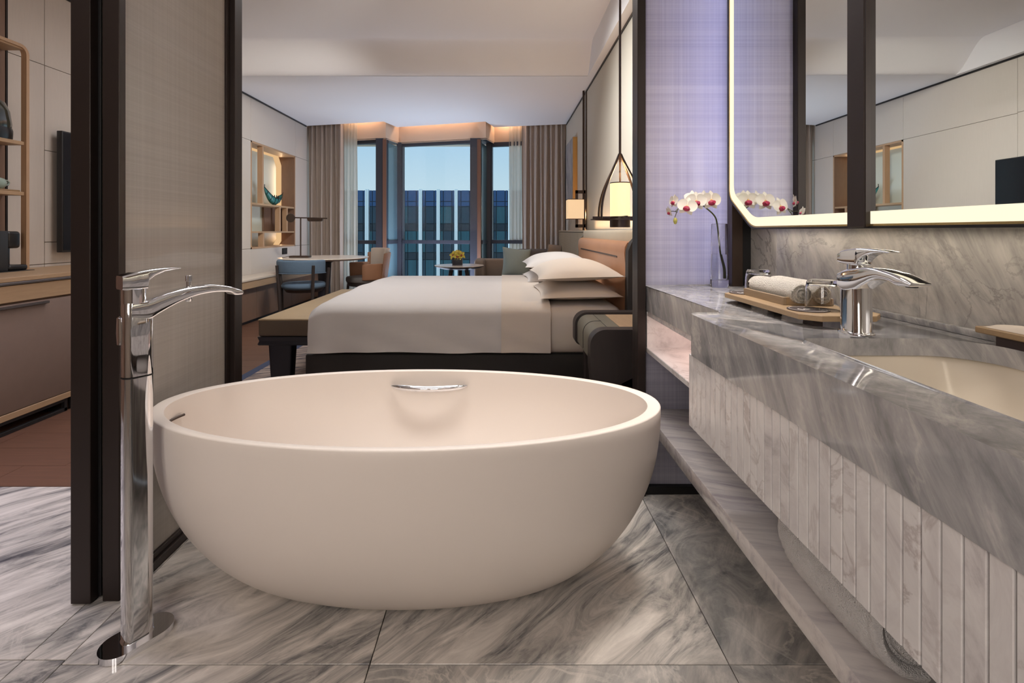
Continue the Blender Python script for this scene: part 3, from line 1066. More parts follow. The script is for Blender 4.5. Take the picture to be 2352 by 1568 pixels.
# local frame: +x towards the tub
def st(w, h, n=8):
    return rrect(w, h, min(w, h) / 2 - 1e-4, n)
g = G().prism(st(0.172, 0.098, 14), 0.0, 0.018, 0.003)
ob('base_plate', g, 'chrome', ft, local=True)
g = G()
L = lambda w, h, z, dx=0: [(x + dx, y, z) for x, y in rrect(w, h, min(w, h) * 0.42, 8)]
g.loft([L(0.074, 0.050, 0.018), L(0.074, 0.050, 0.02), L(0.070, 0.046, 0.024), L(0.070, 0.046, 0.712)])
ob('column', g, 'chrome', ft, local=True)
ob('seam_ring', G().prism(rrect(0.0705, 0.0465, 0.019, 8), 0.7105, 0.7135), 'black', ft, local=True)
g = G()
g.loft([L(0.070, 0.046, 0.715), L(0.070, 0.046, 0.905), L(0.068, 0.044, 0.909)])
ob('column', g, 'chrome', ft, local=True)
# spout: wide flat arm, thick where it leaves the column
def arm(stations):
    rs = []
    for x, zt_, zb_, w in stations:
        h = zt_ - zb_
        rs.append([(x, p[0], p[1] + (zt_ + zb_) / 2) for p in rrect(w, h, (min(0.012, h * 0.45), min(0.012, h * 0.45), min(0.005, h * 0.3), min(0.005, h * 0.3)), 5)])
    return rs
stn = spline([(0.020, 0.911, 0.875, 0.046), (0.05, 0.921, 0.888, 0.046), (0.10, 0.932, 0.906, 0.046), (0.16, 0.938, 0.918, 0.046), (0.21, 0.935, 0.919, 0.046)], 6) if False else None
keys = [(-0.02, 0.909, 0.87), (0.02, 0.914, 0.862), (0.045, 0.922, 0.874), (0.09, 0.934, 0.896), (0.14, 0.941, 0.912), (0.19, 0.940, 0.917), (0.235, 0.931, 0.913), (0.252, 0.925, 0.903), (0.272, 0.916, 0.902), (0.276, 0.912, 0.906)]
def interp(keys, k=5):
    sp = spline([Vector((a, b, c)) for a, b, c in keys], k)
    return [(p[0], p[1], p[2], 0.047) for p in sp]
ob('spout', G().loft(arm(interp(keys))), 'chrome', ft, local=True)
ob('neck', G().lathe([(0.0, 0.905), (0.0235, 0.905), (0.0235, 0.945), (0.0, 0.945)], n=32, c=(-0.008, 0, 0), sx=1.2), 'chrome', ft, local=True)
# handle block with a long curved lever
g = G()
hk = [(-0.040, 0.982, 0.946), (-0.030, 0.986, 0.944), (0.0, 0.992, 0.943), (0.018, 0.995, 0.944), (0.021, 0.9955, 0.965), (0.035, 0.997, 0.976), (0.060, 0.998, 0.988), (0.085, 0.9975, 0.9925), (0.100, 0.996, 0.994)]
rs = []
for (x, a, b) in hk:
    w = 0.044 if x < 0.02 else 0.044 - 0.1 * (x - 0.02)
    h = a - b
    rs.append([(x, p[0], p[1] + (a + b) / 2) for p in rrect(w, h, min(0.006, h * 0.45), 4)])
g.loft(rs)
ob('handle', g, 'chrome', ft, local=True)
g = G().lathe([(0, 0.936), (0.0065, 0.936), (0.0065, 0.95), (0.0085, 0.951), (0.0085, 0.966), (0.007, 0.968), (0, 0.968)], c=(0.128, 0, 0.004), n=20)
ob('diverter_knob', g, 'chrome', ft, local=True)
g = G().lathe([(0, 0.902), (0.0075, 0.902), (0.0095, 0.906), (0.0095, 0.915), (0, 0.915)], c=(0.128, 0, -0.006), n=20)
ob('hose_outlet', g, 'chrome', ft, local=True)
ob('shower_holder', G().lathe([(0.0, 0), (0.010, 0), (0.013, 0.03), (0.011, 0.07), (0.0, 0.075)], c=(-0.036, 0.012, 0.80), n=16, sx=0.5), 'chrome', ft, local=True)

# ---- counter top with basin cut-out
CZ = 0.871
ct = thing('countertop', 'polished grey marble countertop with a basin cut-out', 'countertop', (0.8, 0.8, CZ - 0.105))
r_ = 0.035
outer = [(0.505, -0.9)]
for i in range(9):
    a = pi - pi / 2 * i / 8
    outer.append((0.505 + r_ + r_ * cos(a), 1.372 - r_ + r_ * sin(a)))
for i in range(1, 7):
    a = -pi / 2 + pi / 2 * i / 6
    outer.append((0.575 + 0.025 * cos(a) - 0.0, 1.397 + 0.025 * sin(a)))
outer += [(0.60, 2.104), (XR - 0.001, 2.104), (XR - 0.001, -0.9)]
HX0, HX1, HY0, HY1 = 0.617, 0.962, 0.42, 1.040
hole = rrect(HX1 - HX0, HY1 - HY0, (0.10, 0.022, 0.03, 0.05), 8, (HX0 + HX1) / 2, (HY0 + HY1) / 2)
g = G()
bm = g.bm
tris = tessellate_polygon([[Vector((x, y, 0)) for x, y in outer], [Vector((x, y, 0)) for x, y in hole]])
allp = outer + hole
top = [bm.verts.new((x, y, CZ)) for x, y in allp]
bot = [bm.verts.new((x, y, CZ - 0.03)) for x, y in allp]
for a, b, c in tris:
    try:
        bm.faces.new((top[a], top[b], top[c]))
    except ValueError:
        pass
no_ = len(outer)
for i in range(no_):
    j = (i + 1) % no_
    bm.faces.new((top[i], top[j], bot[j], bot[i]))
nh = len(hole)
for i in range(nh):
    j = (i + 1) % nh
    bm.faces.new((top[no_ + i], top[no_ + j], bot[no_ + j], bot[no_ + i]))
# underside ring
for a, b, c in tris:
    pa = [allp[k] for k in (a, b, c)]
    vv = [bot[k] for k in (a, b, c)]
    try:
        bm.faces.new(list(reversed(vv)))
    except ValueError:
        pass
edges = [e for e in bm.edges if all(abs(v.co.z - CZ) < 1e-6 for v in e.verts) and len(e.link_faces) == 2 and any(abs(f.normal.z) < 0.5 for f in (f_ for f_ in e.link_faces if (f_.normal_update() or True)))]
bmesh.ops.bevel(bm, geom=edges, offset=0.006, segments=3, profile=0.5, affect='EDGES', clamp_overlap=True)
front = outer[:-2]
g.loft([[(x, y, CZ - 0.03), (x, y, CZ - 0.105), (x + 0.022, y - 0.022 * (y > -0.5), CZ - 0.105), (x + 0.022, y - 0.022 * (y > -0.5), CZ - 0.03)] for x, y in front])
cto = ob('slab', g, 'counter', ct, smooth=30)
ob('upstand', G().box(XR - 0.024, -0.9, CZ, XR - 0.001, 2.06, CZ + 0.016, 0.003, 2), 'counter', ct)
# ---- basin
bs = thing('basin', 'ivory undermounted washbasin sunk into the marble counter', 'basin', ((HX0 + HX1) / 2, (HY0 + HY1) / 2, 0.72))
cxm, cym = (HX0 + HX1) / 2, (HY0 + HY1) / 2
def br(w, h, z, r, dx=0, dy=0):
    return [(x, y, z) for x, y in rrect(w, h, r, 8, cxm + dx, cym + dy)]
bw, bh = HX1 - HX0 + 0.012, HY1 - HY0 + 0.012
g = G().loft([br(bw + 0.02, bh + 0.02, 0.83, 0.08), br(bw + 0.02, bh + 0.02, 0.8405, 0.08), br(bw, bh, 0.8405, 0.075), br(bw - 0.01, bh - 0.02, 0.82, 0.075), br(bw - 0.05, bh - 0.09, 0.77, 0.075), br(bw - 0.08, bh - 0.15, 0.742, 0.07), br(bw - 0.13, bh - 0.22, 0.733, 0.06), br(0.03, 0.03, 0.731, 0.014)], cap0=False)
g.loft([br(bw + 0.02, bh + 0.02, 0.83, 0.08), br(bw - 0.04, bh - 0.08, 0.755, 0.07), br(bw - 0.1, bh - 0.2, 0.72, 0.06)], cap0=False)
ob('bowl', g, 'ivory', bs, smooth=50)
ob('drain', G().lathe([(0, 0), (0.022, 0), (0.02, 0.004), (0, 0.004)], c=(cxm, cym, 0.7335), n=24), 'chrome', bs)
# ---- vanity cabinet: front of narrow marble slats
vc = thing('vanity_cabinet', 'vanity cabinet faced with narrow white marble slats', 'cabinet', (0.8, 0.3, 0.57))
g = G().box(0.532, -0.9, 0.575, XR - 0.002, 1.358, CZ - 0.106)
hx = HX0 - 0.03
ob('carcass', G().box(0.526, -0.9, 0.572, 0.56, 1.362, CZ - 0.106), 'brownmetal', vc)
ob('carcass', G().box(0.56, -0.9, 0.58, XR - 0.004, 1.36, 0.60), 'brownmetal', vc)
ob('end_panel', G().box(0.56, 1.35, 0.60, XR - 0.004, 1.372, CZ - 0.106), 'slat', vc)
pitch = 0.0281
y = 1.368
slm = mesh_of('slat', G().box(0, -pitch / 2 + 0.0015, -0.0975, 0.019, pitch / 2 - 0.0015, 0.0975, 0.0009, 1), 'slat', 0)
k = 0
while y - pitch > -0.5:
    inst('slat', slm, vc, WM(vc).inverted() @ Matrix.Translation((0.508, y - pitch / 2, 0.6675)))
    y -= pitch
# ---- niche with lit back below the far part of the counter
nsh = thing('niche_shelf', 'small white marble shelf under the far end of the counter', 'shelf', (0.8, 1.75, 0.594))
ob('board', G().box(0.598, 1.376, 0.594, XR - 0.002, YG - 0.004, 0.614, 0.002, 1), 'slat', nsh)
ob('back_panel', G().box(0.60, 2.084, 0.614, XR - 0.002, 2.103, CZ - 0.107), 'slat', nsh, label='glowing marble panel')
ob('valance', G().box(0.602, 1.40, CZ - 0.124, 0.616, 2.082, CZ - 0.106), 'shelf', nsh)
ob('lamp_strip', G().box(0.64, 1.45, CZ - 0.112, 0.96, 2.05, CZ - 0.107), 'ceil', nsh)
# ---- long low shelf
ls = thing('marble_shelf', 'long low white marble shelf running under the vanity', 'shelf', (0.8, 0.6, 0.305))
ob('board', G().box(0.593, -0.9, 0.305, XR - 0.002, YG - 0.003, 0.352, 0.002, 2), 'shelf', ls)
# rolled bath towel lying on it
def roll(name, label, x, z, y0, y1, r, m, turns=3.2, group=None, sq=1.0, seed=1):
    """rolled towel: outer skin with rounded ends + a spiral of cloth edges showing at the ends"""
    random.seed(seed)
    o = thing(name, label, 'towel', (x, (y0 + y1) / 2, z - r * sq), group=group)
    n = 72
    rings = []
    for i in range(49):
        t = i / 48
        yy = y0 + (y1 - y0) * t
        k = 1 - 0.10 * (abs(2 * t - 1) ** 8) - 0.02 * sin(5 * t + seed)
        q_ = []
        for q in range(n):
            a = 2 * pi * q / n
            rr = r * k * (1 + 0.02 * sin(3 * a + seed) + random.uniform(-0.022, 0.022))
            q_.append((x + rr * cos(a), yy + random.uniform(-0.0022, 0.0022), z + rr * sq * sin(a)))
        rings.append(q_)
    g = G().loft(rings)
    ob('rolled_cloth', g, m, o, smooth=60)
    for yy, dy in ((y0, -0.006), (y1, 0.006)):
        pts = []
        for i in range(64):
            t = i / 63
            a = 2 * pi * turns * t + 1.0
            rr = r * (0.10 + 0.76 * t)
            pts.append((x + rr * cos(a), yy + dy * (0.2 + 0.8 * (1 - t)), z + rr * sq * sin(a)))
        ob('spiral_edge', G().tube(pts, r * 0.12, 6), m, o, smooth=60)
    return o
roll('bath_towel', 'large pale grey rolled bath towel lying on the low marble shelf', 0.694, 0.352 + 0.0985, 0.83, 1.10, 0.098, 'greytowel', 2.6, seed=2)

# ---- basin tap
bx, by = 0.776, 1.100
bt = thing('basin_tap', 'chrome single lever basin tap standing on the marble counter', 'tap', (bx, by, CZ))
def Z(z):
    return z
g = G().prism([(bx + x, by + y) for x, y in rrect(0.052, 0.074, 0.02, 8)], CZ, CZ + 0.009, 0.003)
ob('base_plate', g, 'chrome', bt)
Q = lambda w, h, z, dy=0: [(bx + x, by + y + dy, z) for x, y in rrect(w, h, min(w, h) * 0.36, 8)]
g = G().loft([Q(0.044, 0.066, CZ + 0.009), Q(0.042, 0.063, CZ + 0.013), Q(0.042, 0.061, 0.985), Q(0.042, 0.060, 1.000)])
ob('body', g, 'chrome', bt)
def armY(keys, w0, w1, rad=0.006):
    rs = []
    sp = spline([Vector(k) for k in keys], 5)
    y0, y1 = sp[0][0], sp[-1][0]
    for p in sp:
        h = p[1] - p[2]
        t = (p[0] - y0) / (y1 - y0)
        w = w0 + (w1 - w0) * t
        rs.append([(bx + q[0], by - p[0], q[1] + (p[1] + p[2]) / 2) for q in rrect(w, h, min(rad, h * 0.45), 5)])
    return rs
keys = [(-0.031, 1.006, 0.972), (-0.01, 1.014, 0.966), (0.02, 1.020, 0.972), (0.045, 1.0235, 0.985), (0.08, 1.0235, 1.0005), (0.115, 1.0185, 1.000), (0.132, 1.015, 0.9945), (0.150, 1.010, 0.9945), (0.168, 1.0035, 0.9955), (0.172, 1.0015, 0.998)]
ob('spout', G().loft(armY(keys, 0.043, 0.043)), 'chrome', bt)
ob('neck', G().lathe([(0, 1.008), (0.0185, 1.008), (0.0185, 1.030), (0, 1.030)], c=(bx, by - 0.002, 0), n=24), 'chrome', bt)
hk = [(-0.031, 1.050, 1.029), (-0.02, 1.056, 1.026), (0.0, 1.060, 1.0255), (0.022, 1.0625, 1.026), (0.028, 1.0628, 1.036), (0.05, 1.0628, 1.049), (0.08, 1.0612, 1.055), (0.110, 1.0582, 1.0560)]
ob('handle', G().loft(armY(hk, 0.042, 0.026, 0.004)), 'chrome', bt)
ob('aerator', G().lathe([(0, 0.9925), (0.010, 0.9925), (0.010, 0.997), (0, 0.997)], c=(bx, by - 0.150, 0), n=20), 'black', bt)

# ---- wooden amenity tray
ty = thing('amenity_tray', 'light wood eight sided amenity tray beside the basin tap', 'tray', (0.808, 1.40, CZ))
X0, X1, Y0, Y1, c = 0.708, 0.905, 1.165, 1.632, 0.035
octa = [(X0 + c, Y0), (X1 - c, Y0), (X1, Y0 + c), (X1, Y1 - c), (X1 - c, Y1), (X0 + c, Y1), (X0, Y1 - c), (X0, Y0 + c)]
ob('board', G().prism(octa, 0.888, 0.902, 0.0012, seg=1), 'traywood', ty, smooth=20)
for (x, y) in ((X0 + 0.05, Y0 + 0.06), (X1 - 0.05, Y0 + 0.06), (X0 + 0.05, Y1 - 0.06), (X1 - 0.05, Y1 - 0.06)):
    ob('foot', G().box(x - 0.012, y - 0.02, CZ, x + 0.012, y + 0.02, 0.888), 'coaster', ty)
BX0, BX1, BY0, BY1 = 0.748, 0.888, 1.335, 1.556
ob('box_side', G().box(BX0, BY0, 0.902, BX0 + 0.008, BY1, 0.923, 0.0008, 1), 'traywood2', ty)
ob('box_side', G().box(BX1 - 0.008, BY0, 0.902, BX1, BY1, 0.923, 0.0008, 1), 'traywood2', ty)
ob('box_side', G().box(BX0 + 0.008, BY0, 0.902, BX1 - 0.008, BY0 + 0.008, 0.923, 0.0008, 1), 'traywood', ty)
ob('box_side', G().box(BX0 + 0.008, BY1 - 0.008, 0.902, BX1 - 0.008, BY1, 0.923, 0.0008, 1), 'traywood', ty)
ob('box_floor', G().box(BX0 + 0.008, BY0 + 0.008, 0.902, BX1 - 0.008, BY1 - 0.008, 0.9045), 'traywood', ty)
roll('hand_towel', 'rolled white hand towel on the tray, nearer to the counter edge', 0.790, 0.9045 + 0.029, 1.325, 1.555, 0.029, 'towel', 2.3, group='rolled towels on the amenity tray', seed=3)
roll('hand_towel', 'rolled white hand towel on the tray, nearer to the marble wall', 0.850, 0.9045 + 0.029, 1.330, 1.56, 0.029, 'towel', 2.3, group='rolled towels on the amenity tray', seed=5)
def coaster(x, y, label):
    o = thing('coaster', label, 'coaster', (x, y, 0.902), group='coasters on the amenity tray')
    ob('disc', G().lathe([(0, 0), (0.047, 0), (0.047, 0.0022), (0, 0.0022)], c=(x, y, 0.902), n=40), 'coaster', o)
    g = G()
    g.loft([[(x + rr * cos(a), y + rr * sin(a), z) for rr, z in ((0.0415, 0.9042), (0.0425, 0.9042), (0.0425, 0.9047), (0.0415, 0.9047))] for a in [2 * pi * k / 48 for k in range(48)]], loop=True)
    ob('ring_print', g, 'white', o, label='white printed ring')
    # flowing white script across the middle
    pts = []
    for i in range(61):
        t = i / 60
        pts.append((x - 0.028 + 0.056 * t + 0.003 * cos(26 * t), y - 0.006 + 0.008 * sin(26 * t) * (0.5 + 0.5 * cos(5 * t)) + 0.006 * t, 0.9043))
    ob('script_print', G().tube(pts, 0.0009, 5), 'white', o, label='white printed script')
def tumbler(x, y, z, label):
    o = ob('tumbler', G().lathe([(0.0, 0.072), (0.030, 0.072), (0.0345, 0.066), (0.0375, 0.050), (0.0395, 0.0), (0.0372, 0.0), (0.0352, 0.048), (0.032, 0.058), (0.028, 0.0605), (0.0, 0.0605)], c=(x, y, z), n=40), 'vglass', None, smooth=40, label=label, cat='glass', group='tumblers on the amenity tray')
coaster(0.765, 1.255, 'dark round coaster with white script at the near end of the tray')
coaster(0.770, 1.590, 'dark round coaster with white script at the far end of the tray')
tumbler(0.805, 1.262, 0.9049, 'upside down clear tumbler at the near end of the tray, beside the chrome tap')
tumbler(0.815, 1.598, 0.9049, 'upside down clear tumbler at the far end of the tray, towards the orchid')

# ---- soap tray at the right edge
sy = thing('soap_tray', 'small oblong wooden tray at the back of the counter, cut by the frame', 'tray', (0.99, 0.9, CZ))
ob('board', G().box(0.965, 0.72, 0.893, 1.008, 1.025, 0.906, 0.002, 1), 'traywood', sy)
ob('foot', G().box(0.975, 0.75, CZ + 0.0005, 1.0, 0.99, 0.893), 'coaster', sy)
nk = ob('napkin', G().grid(lambda u, v: (0.972 + 0.034 * u, 0.73 + 0.285 * v, 0.9063 + 0.016 * sin(pi * u) ** 0.7 * sin(pi * v) ** 0.5), 10, 20).quad([(0.972, 0.73, 0.9062), (1.006, 0.73, 0.9062), (1.006, 1.015, 0.9062), (0.972, 1.015, 0.9062)]), 'linen2', None, label='folded white napkin lying on the small wooden soap tray', cat='napkin')

# ---- vase with a white orchid
vx, vy, vz = 0.884, 2.045, CZ
vs_ = thing('vase', 'tall clear glass vase half filled with water on the counter', 'vase', (vx, vy, vz))
H = 0.258
def vr(z):
    return 0.036 - 0.006 * (z / H)
g = G().lathe([(0, 0), (0.034, 0), (0.036, 0.003)] + [(vr(z), z) for z in (0.03, 0.1, 0.18, H - 0.002)] + [(vr(H) - 0.001, H), (vr(H) - 0.0025, H - 0.001)] + [(vr(z) - 0.003, z) for z in (0.18, 0.1, 0.05)] + [(0.030, 0.03), (0.0, 0.027)], c=(vx, vy, vz), n=48)
ob('glass', g, 'vglass', vs_, smooth=40)
ob('water', G().lathe([(0, 0.0285), (0.0285, 0.031), (vr(0.05) - 0.0036, 0.05), (vr(0.1) - 0.0036, 0.1), (vr(0.134) - 0.0036, 0.134), (0, 0.134)], c=(vx, vy, vz), n=48), 'water', vs_, smooth=40)
def px(u, v, D):
    """point seen at picture position u, v when it stands D metres away"""
    return ((u - 1155) / F * D, D, 1.1 - (v - 530) / F * D)
oc = thing('orchid', 'white orchid spray with magenta hearts arching out of the vase', 'flower', (vx, vy, vz + 0.03))
stem = spline([(vx + 0.016, vy, vz + 0.035), (vx + 0.014, vy, vz + 0.08), (vx + 0.004, vy, vz + 0.14), (vx - 0.008, vy, vz + 0.25), (vx - 0.022, vy - 0.005, vz + 0.29), px(1620, 476, 2.03), px(1598, 460, 2.02), px(1575, 462, 2.0), px(1562, 474, 1.98), px(1552, 485, 1.96)], 6)
ob('stem', G().tube(stem, [0.0042 - 0.0026 * i / (len(stem) - 1) for i in range(len(stem))], 8), 'stem', oc, smooth=60)
def petal_mesh(name, l, w, m, cup=0.25, point=0.0):
    def f(u, v):
        t = u
        ww = w * sin(pi * min(1, t ** 0.75)) ** (0.55 + point) * (1 - point * 0.3 * t)
        x = (v - 0.5) * 2
        return (x * ww, t * l, cup * l * (0.35 * x * x * ww / w - 0.5 * t * t + 0.35 * t))
    return mesh_of(name, G().grid(f, 8, 8), m, 60)
pm_side = petal_mesh('petal', 0.036, 0.022, 'petal', 0.2)
pm_sep = petal_mesh('petal', 0.034, 0.013, 'petal', 0.25, 0.25)
g = G().lathe([(0, -0.012), (0.005, -0.010), (0.0085, -0.002), (0.007, 0.004), (0.0, 0.006)], n=12, sx=1.1, sy=0.8)
g.loft([[(s_ * 0.003 + 0.004 * s_ * cos(a), 0.0 + 0.004 * sin(a), 0.003 + i * 0.004) for a in [2 * pi * k / 8 for k in range(8)]] for s_ in (1,) for i in range(2)])
lipm = mesh_of('lip', g, 'lip', 60)
hrt = mesh_of('heart', G().lathe([(0, -0.004), (0.004, -0.002), (0.0045, 0.004), (0, 0.008)], n=10), 'lipy', 60)
def flower(p, yaw, pitch, s=1.0, roll_=0.0):
    """flower facing -Y by default"""
    base = Matrix.Translation(p) @ Matrix.Rotation(yaw, 4, 'Z') @ Matrix.Rotation(pitch, 4, 'X') @ Matrix.Rotation(roll_, 4, 'Y') @ Matrix.Rotation(pi / 2, 4, 'X') @ Matrix.Scale(s, 4)
    f = inst('flower', hrt, oc, WM(oc).inverted() @ base)
    for ang, me, dz in ((75, pm_side, 0.002), (-75, pm_side, 0.002), (0, pm_sep, -0.002), (142, pm_sep, -0.002), (-142, pm_sep, -0.002)):
        inst('petal', me, f, Matrix.Rotation(radians(ang), 4, 'Z') @ Matrix.Translation((0, 0.002, dz)))
    inst('lip', lipm, f, Matrix.Translation((0, -0.009, 0.006)) @ Matrix.Rotation(radians(-15), 4, 'X') @ Matrix.Scale(1.4, 4))
flower(px(1633, 460, 2.0), 0.1, -0.05, 1.14)
flower(px(1599, 462, 1.99), -0.1, -0.1, 1.12)
flower(px(1578, 474, 1.965), -0.35, -0.15, 1.06, 0.2)
flower(px(1548, 462, 1.96), -1.3, -0.1, 0.8)
flower(px(1537, 486, 1.95), -1.5, 0.3, 0.62)
flower(px(1589, 452, 2.04), 2.7, 0.5, 0.85)
flower(px(1618, 455, 2.05), 3.3, 0.2, 0.95)
tw = spline([px(1558, 480, 1.97), px(1554, 488, 1.965), px(1550, 499, 1.96)], 4)
ob('twig', G().tube(tw, 0.0014, 6), 'stem', oc, smooth=60)
tw = spline([px(1556, 487, 1.965), px(1546, 485, 1.96), px(1539, 486, 1.955)], 4)
ob('twig', G().tube(tw, 0.0012, 6), 'stem', oc, smooth=60)
ob('bud', G().lathe([(0, -0.014), (0.005, -0.011), (0.008, 0.0), (0.006, 0.009), (0, 0.014)], c=px(1551, 507, 1.96), n=14), 'bud', oc, smooth=60)

# ---- mirror cabinet with a glowing band; its glass leans slightly out of the wall plane
DLT = radians(-0.35)
MX, MY = 0.905, 2.005
mc = thing('mirror', 'large wall mirror with a glowing white edge band above the basin', 'mirror', (MX, MY, 1.106), DLT)
def outline(i):
    """mirror outline (along wall towards the camera s, height z) inset by i"""
    z0, z1, s0, s1, cs, cz = 1.106 + i, 2.40 - i, 0.0 + i, 2.6 - i, 0.190, 0.124
    pts = [(s1, z1), (s0, z1)]
    k = 0.41 * i
    pa, pb = (s0, 1.106 + cz + k), (cs + k * 0.6, z0)
    for (p, q, w) in ((pts[-1], pa, pb), (pa, pb, (s1, z0))):
        P0, P1, P2 = Vector(p), Vector(q), Vector(w)
        a = P1 + (P0 - P1).normalized() * 0.035
        b = P1 + (P2 - P1).normalized() * 0.035
        for j in range(6):
            t = j / 5
            c_ = a * (1 - t) ** 2 + P1 * 2 * t * (1 - t) + b * t * t
            pts.append((c_.x, c_.y))
    pts.append((s1, z0))
    return pts
def band(i0, i1, x0, x1):
    """ring between two insets, front at local x0 (towards the room is -x), back at x1"""
    g = G()
    A, B = outline(i0), outline(i1)
    g.loft([[(x1, -a[0], a[1] - 1.106), (x0, -a[0], a[1] - 1.106), (x0, -b[0], b[1] - 1.106), (x1, -b[0], b[1] - 1.106)] for a, b in zip(A, B)], loop=True)
    return g
ob('rim', band(0.0, 0.006, -0.004, 0.03), 'black', mc, local=True, smooth=50)
ob('brass_edge', band(0.006, 0.011, -0.003, 0.03), 'goldrim', mc, local=True, smooth=50)
ob('light_band', band(0.011, 0.042, -0.001, 0.01), 'led', mc, local=True, smooth=50, label='glowing white band')
g = G()
pts = outline(0.042)
fr = [g.bm.verts.new((0, -s_, z - 1.106)) for s_, z in pts]
bk = [g.bm.verts.new((0.005, -s_, z - 1.106)) for s_, z in pts]
g.bm.faces.new(fr)
g.bm.faces.new(list(reversed(bk)))
for i in range(len(fr)):
    j = (i + 1) % len(fr)
    g.bm.faces.new((fr[i], fr[j], bk[j], bk[i]))
ob('mirror_glass', g, 'mirror', mc, local=True, smooth=0)
g = G()
pts = outline(0.05)
fr = [(0.03, -s_, z - 1.106) for s_, z in pts]
bk = [(0.06, -s_, z - 1.106) for s_, z in outline(0.10)]
g.loft([fr, bk])
ob('case', g, 'bronze', mc, local=True)
ob('divider_bar', G().box(-0.014, -0.776, 0.002, 0.02, -0.714, 1.29, 0.002, 1), 'bronze', mc, local=True, label='dark vertical bar across the mirror')
ob('bar_trim', G().box(-0.012, -0.780, 0.004, 0.0, -0.776, 1.29), 'bronze', mc, local=True)

# ================================================================== BEDROOM OBJECTS
# ---- rug
rg = thing('rug', 'grey and beige streaked carpet with a blue border under the bed', 'rug', (-0.6, 4.2, 0))
ob('pile', G().box(-1.90, 2.62, 0.0, 0.33, 6.1, 0.010), 'rug', rg)
for (a, b, c, d) in ((-1.97, 2.55, -1.90, 6.17), (-1.90, 2.55, 0.40, 2.62), (-1.90, 6.1, 0.40, 6.17), (0.33, 2.62, 0.40, 6.1)):
    ob('border', G().box(a, b, 0.0, c, d, 0.011), 'rugedge', rg)

# ---- bed
bed = thing('bed', 'large bed with tan leather headboard and charcoal base', 'bed', (-0.2, 4.05, 0.012))
ob('base', G().box(-1.225, 3.10, 0.012, 0.74, 5.0, 0.335, 0.012, 2), 'bedbase', bed)
ob('mattress', G().box(-1.165, 3.085, 0.335, 0.742, 5.025, 0.628, 0.07, 4), 'linen2', bed)
ob('bottom_sheet', G().box(0.2, 3.078, 0.340, 0.745, 5.032, 0.636, 0.07, 4), 'linen2', bed)
# headboard: leather slab with a pressed seam, grey band on top, dark wings
g = G()
prf = [(0.752, 0.30), (0.752, 0.90), (0.750, 0.915), (0.746, 0.96), (0.750, 1.00), (0.765, 1.026), (0.79, 1.034), (0.86, 1.03), (0.86, 0.30)]
rs = []
for i in range(13):
    t = i / 12
    y = 3.09 + 1.90 * t
    k = 1 - (abs(2 * t - 1) ** 18) * 0.03
    rs.append([(0.86 - (0.86 - x) * k, y, z) for x, z in prf])
g.loft(rs)
ob('leather_cushion', g, 'leather', bed, smooth=50)
ob('seam', G().tube([(0.7505, 3.28, 0.93), (0.7495, 3.30, 0.932), (0.7495, 4.78, 0.932), (0.7505, 4.80, 0.93)], 0.006, 6), 'brownmetal', bed, label='dark pressed seam')
ob('top_band', G().box(0.80, 3.08, 1.0, 0.94, 5.0, 1.106, 0.02, 3), 'band', bed, label='grey leather band')
g = G()
pw = [(0.77, 0.25), (0.75, 0.5), (0.755, 0.98), (0.775, 1.03), (0.80, 1.055), (0.815, 1.08), (0.835, 1.106), (1.02, 1.106), (1.02, 0.25)]
for (a, b) in ((3.01, 3.085), (4.995, 5.06)):
    g = G().loft([[(x, a, z) for x, z in pw], [(x, b, z) for x, z in pw]])
    ob('wing', g, 'greyleather' if a > 4 else 'bedbase', bed, smooth=30)
ob('back_panel', G().box(0.86, 3.085, 0.1, 1.02, 4.995, 1.10), 'bedbase', bed)
# ribbed wainscot beside the headboard
wp = thing('wall_cabinet', 'low grey ribbed panel cabinet between the headboard and the curtain', 'cabinet', (0.95, 6.4, 0))
ob('carcass', G().box(0.875, 5.07, 0.0, XR - 0.013, 7.66, 1.085), 'bedbase', wp)
ob('top', G().box(0.855, 5.065, 1.085, XR - 0.013, 7.67, 1.106, 0.003, 1), 'band', wp)
for a, b in ((5.07, 5.72), (5.72, 6.37), (6.37, 7.02), (7.02, 7.66)):
    ob('door', G().box(0.857, a + 0.004, 0.06, 0.875, b - 0.004, 1.08, 0.002, 1), 'ribpanel', wp)

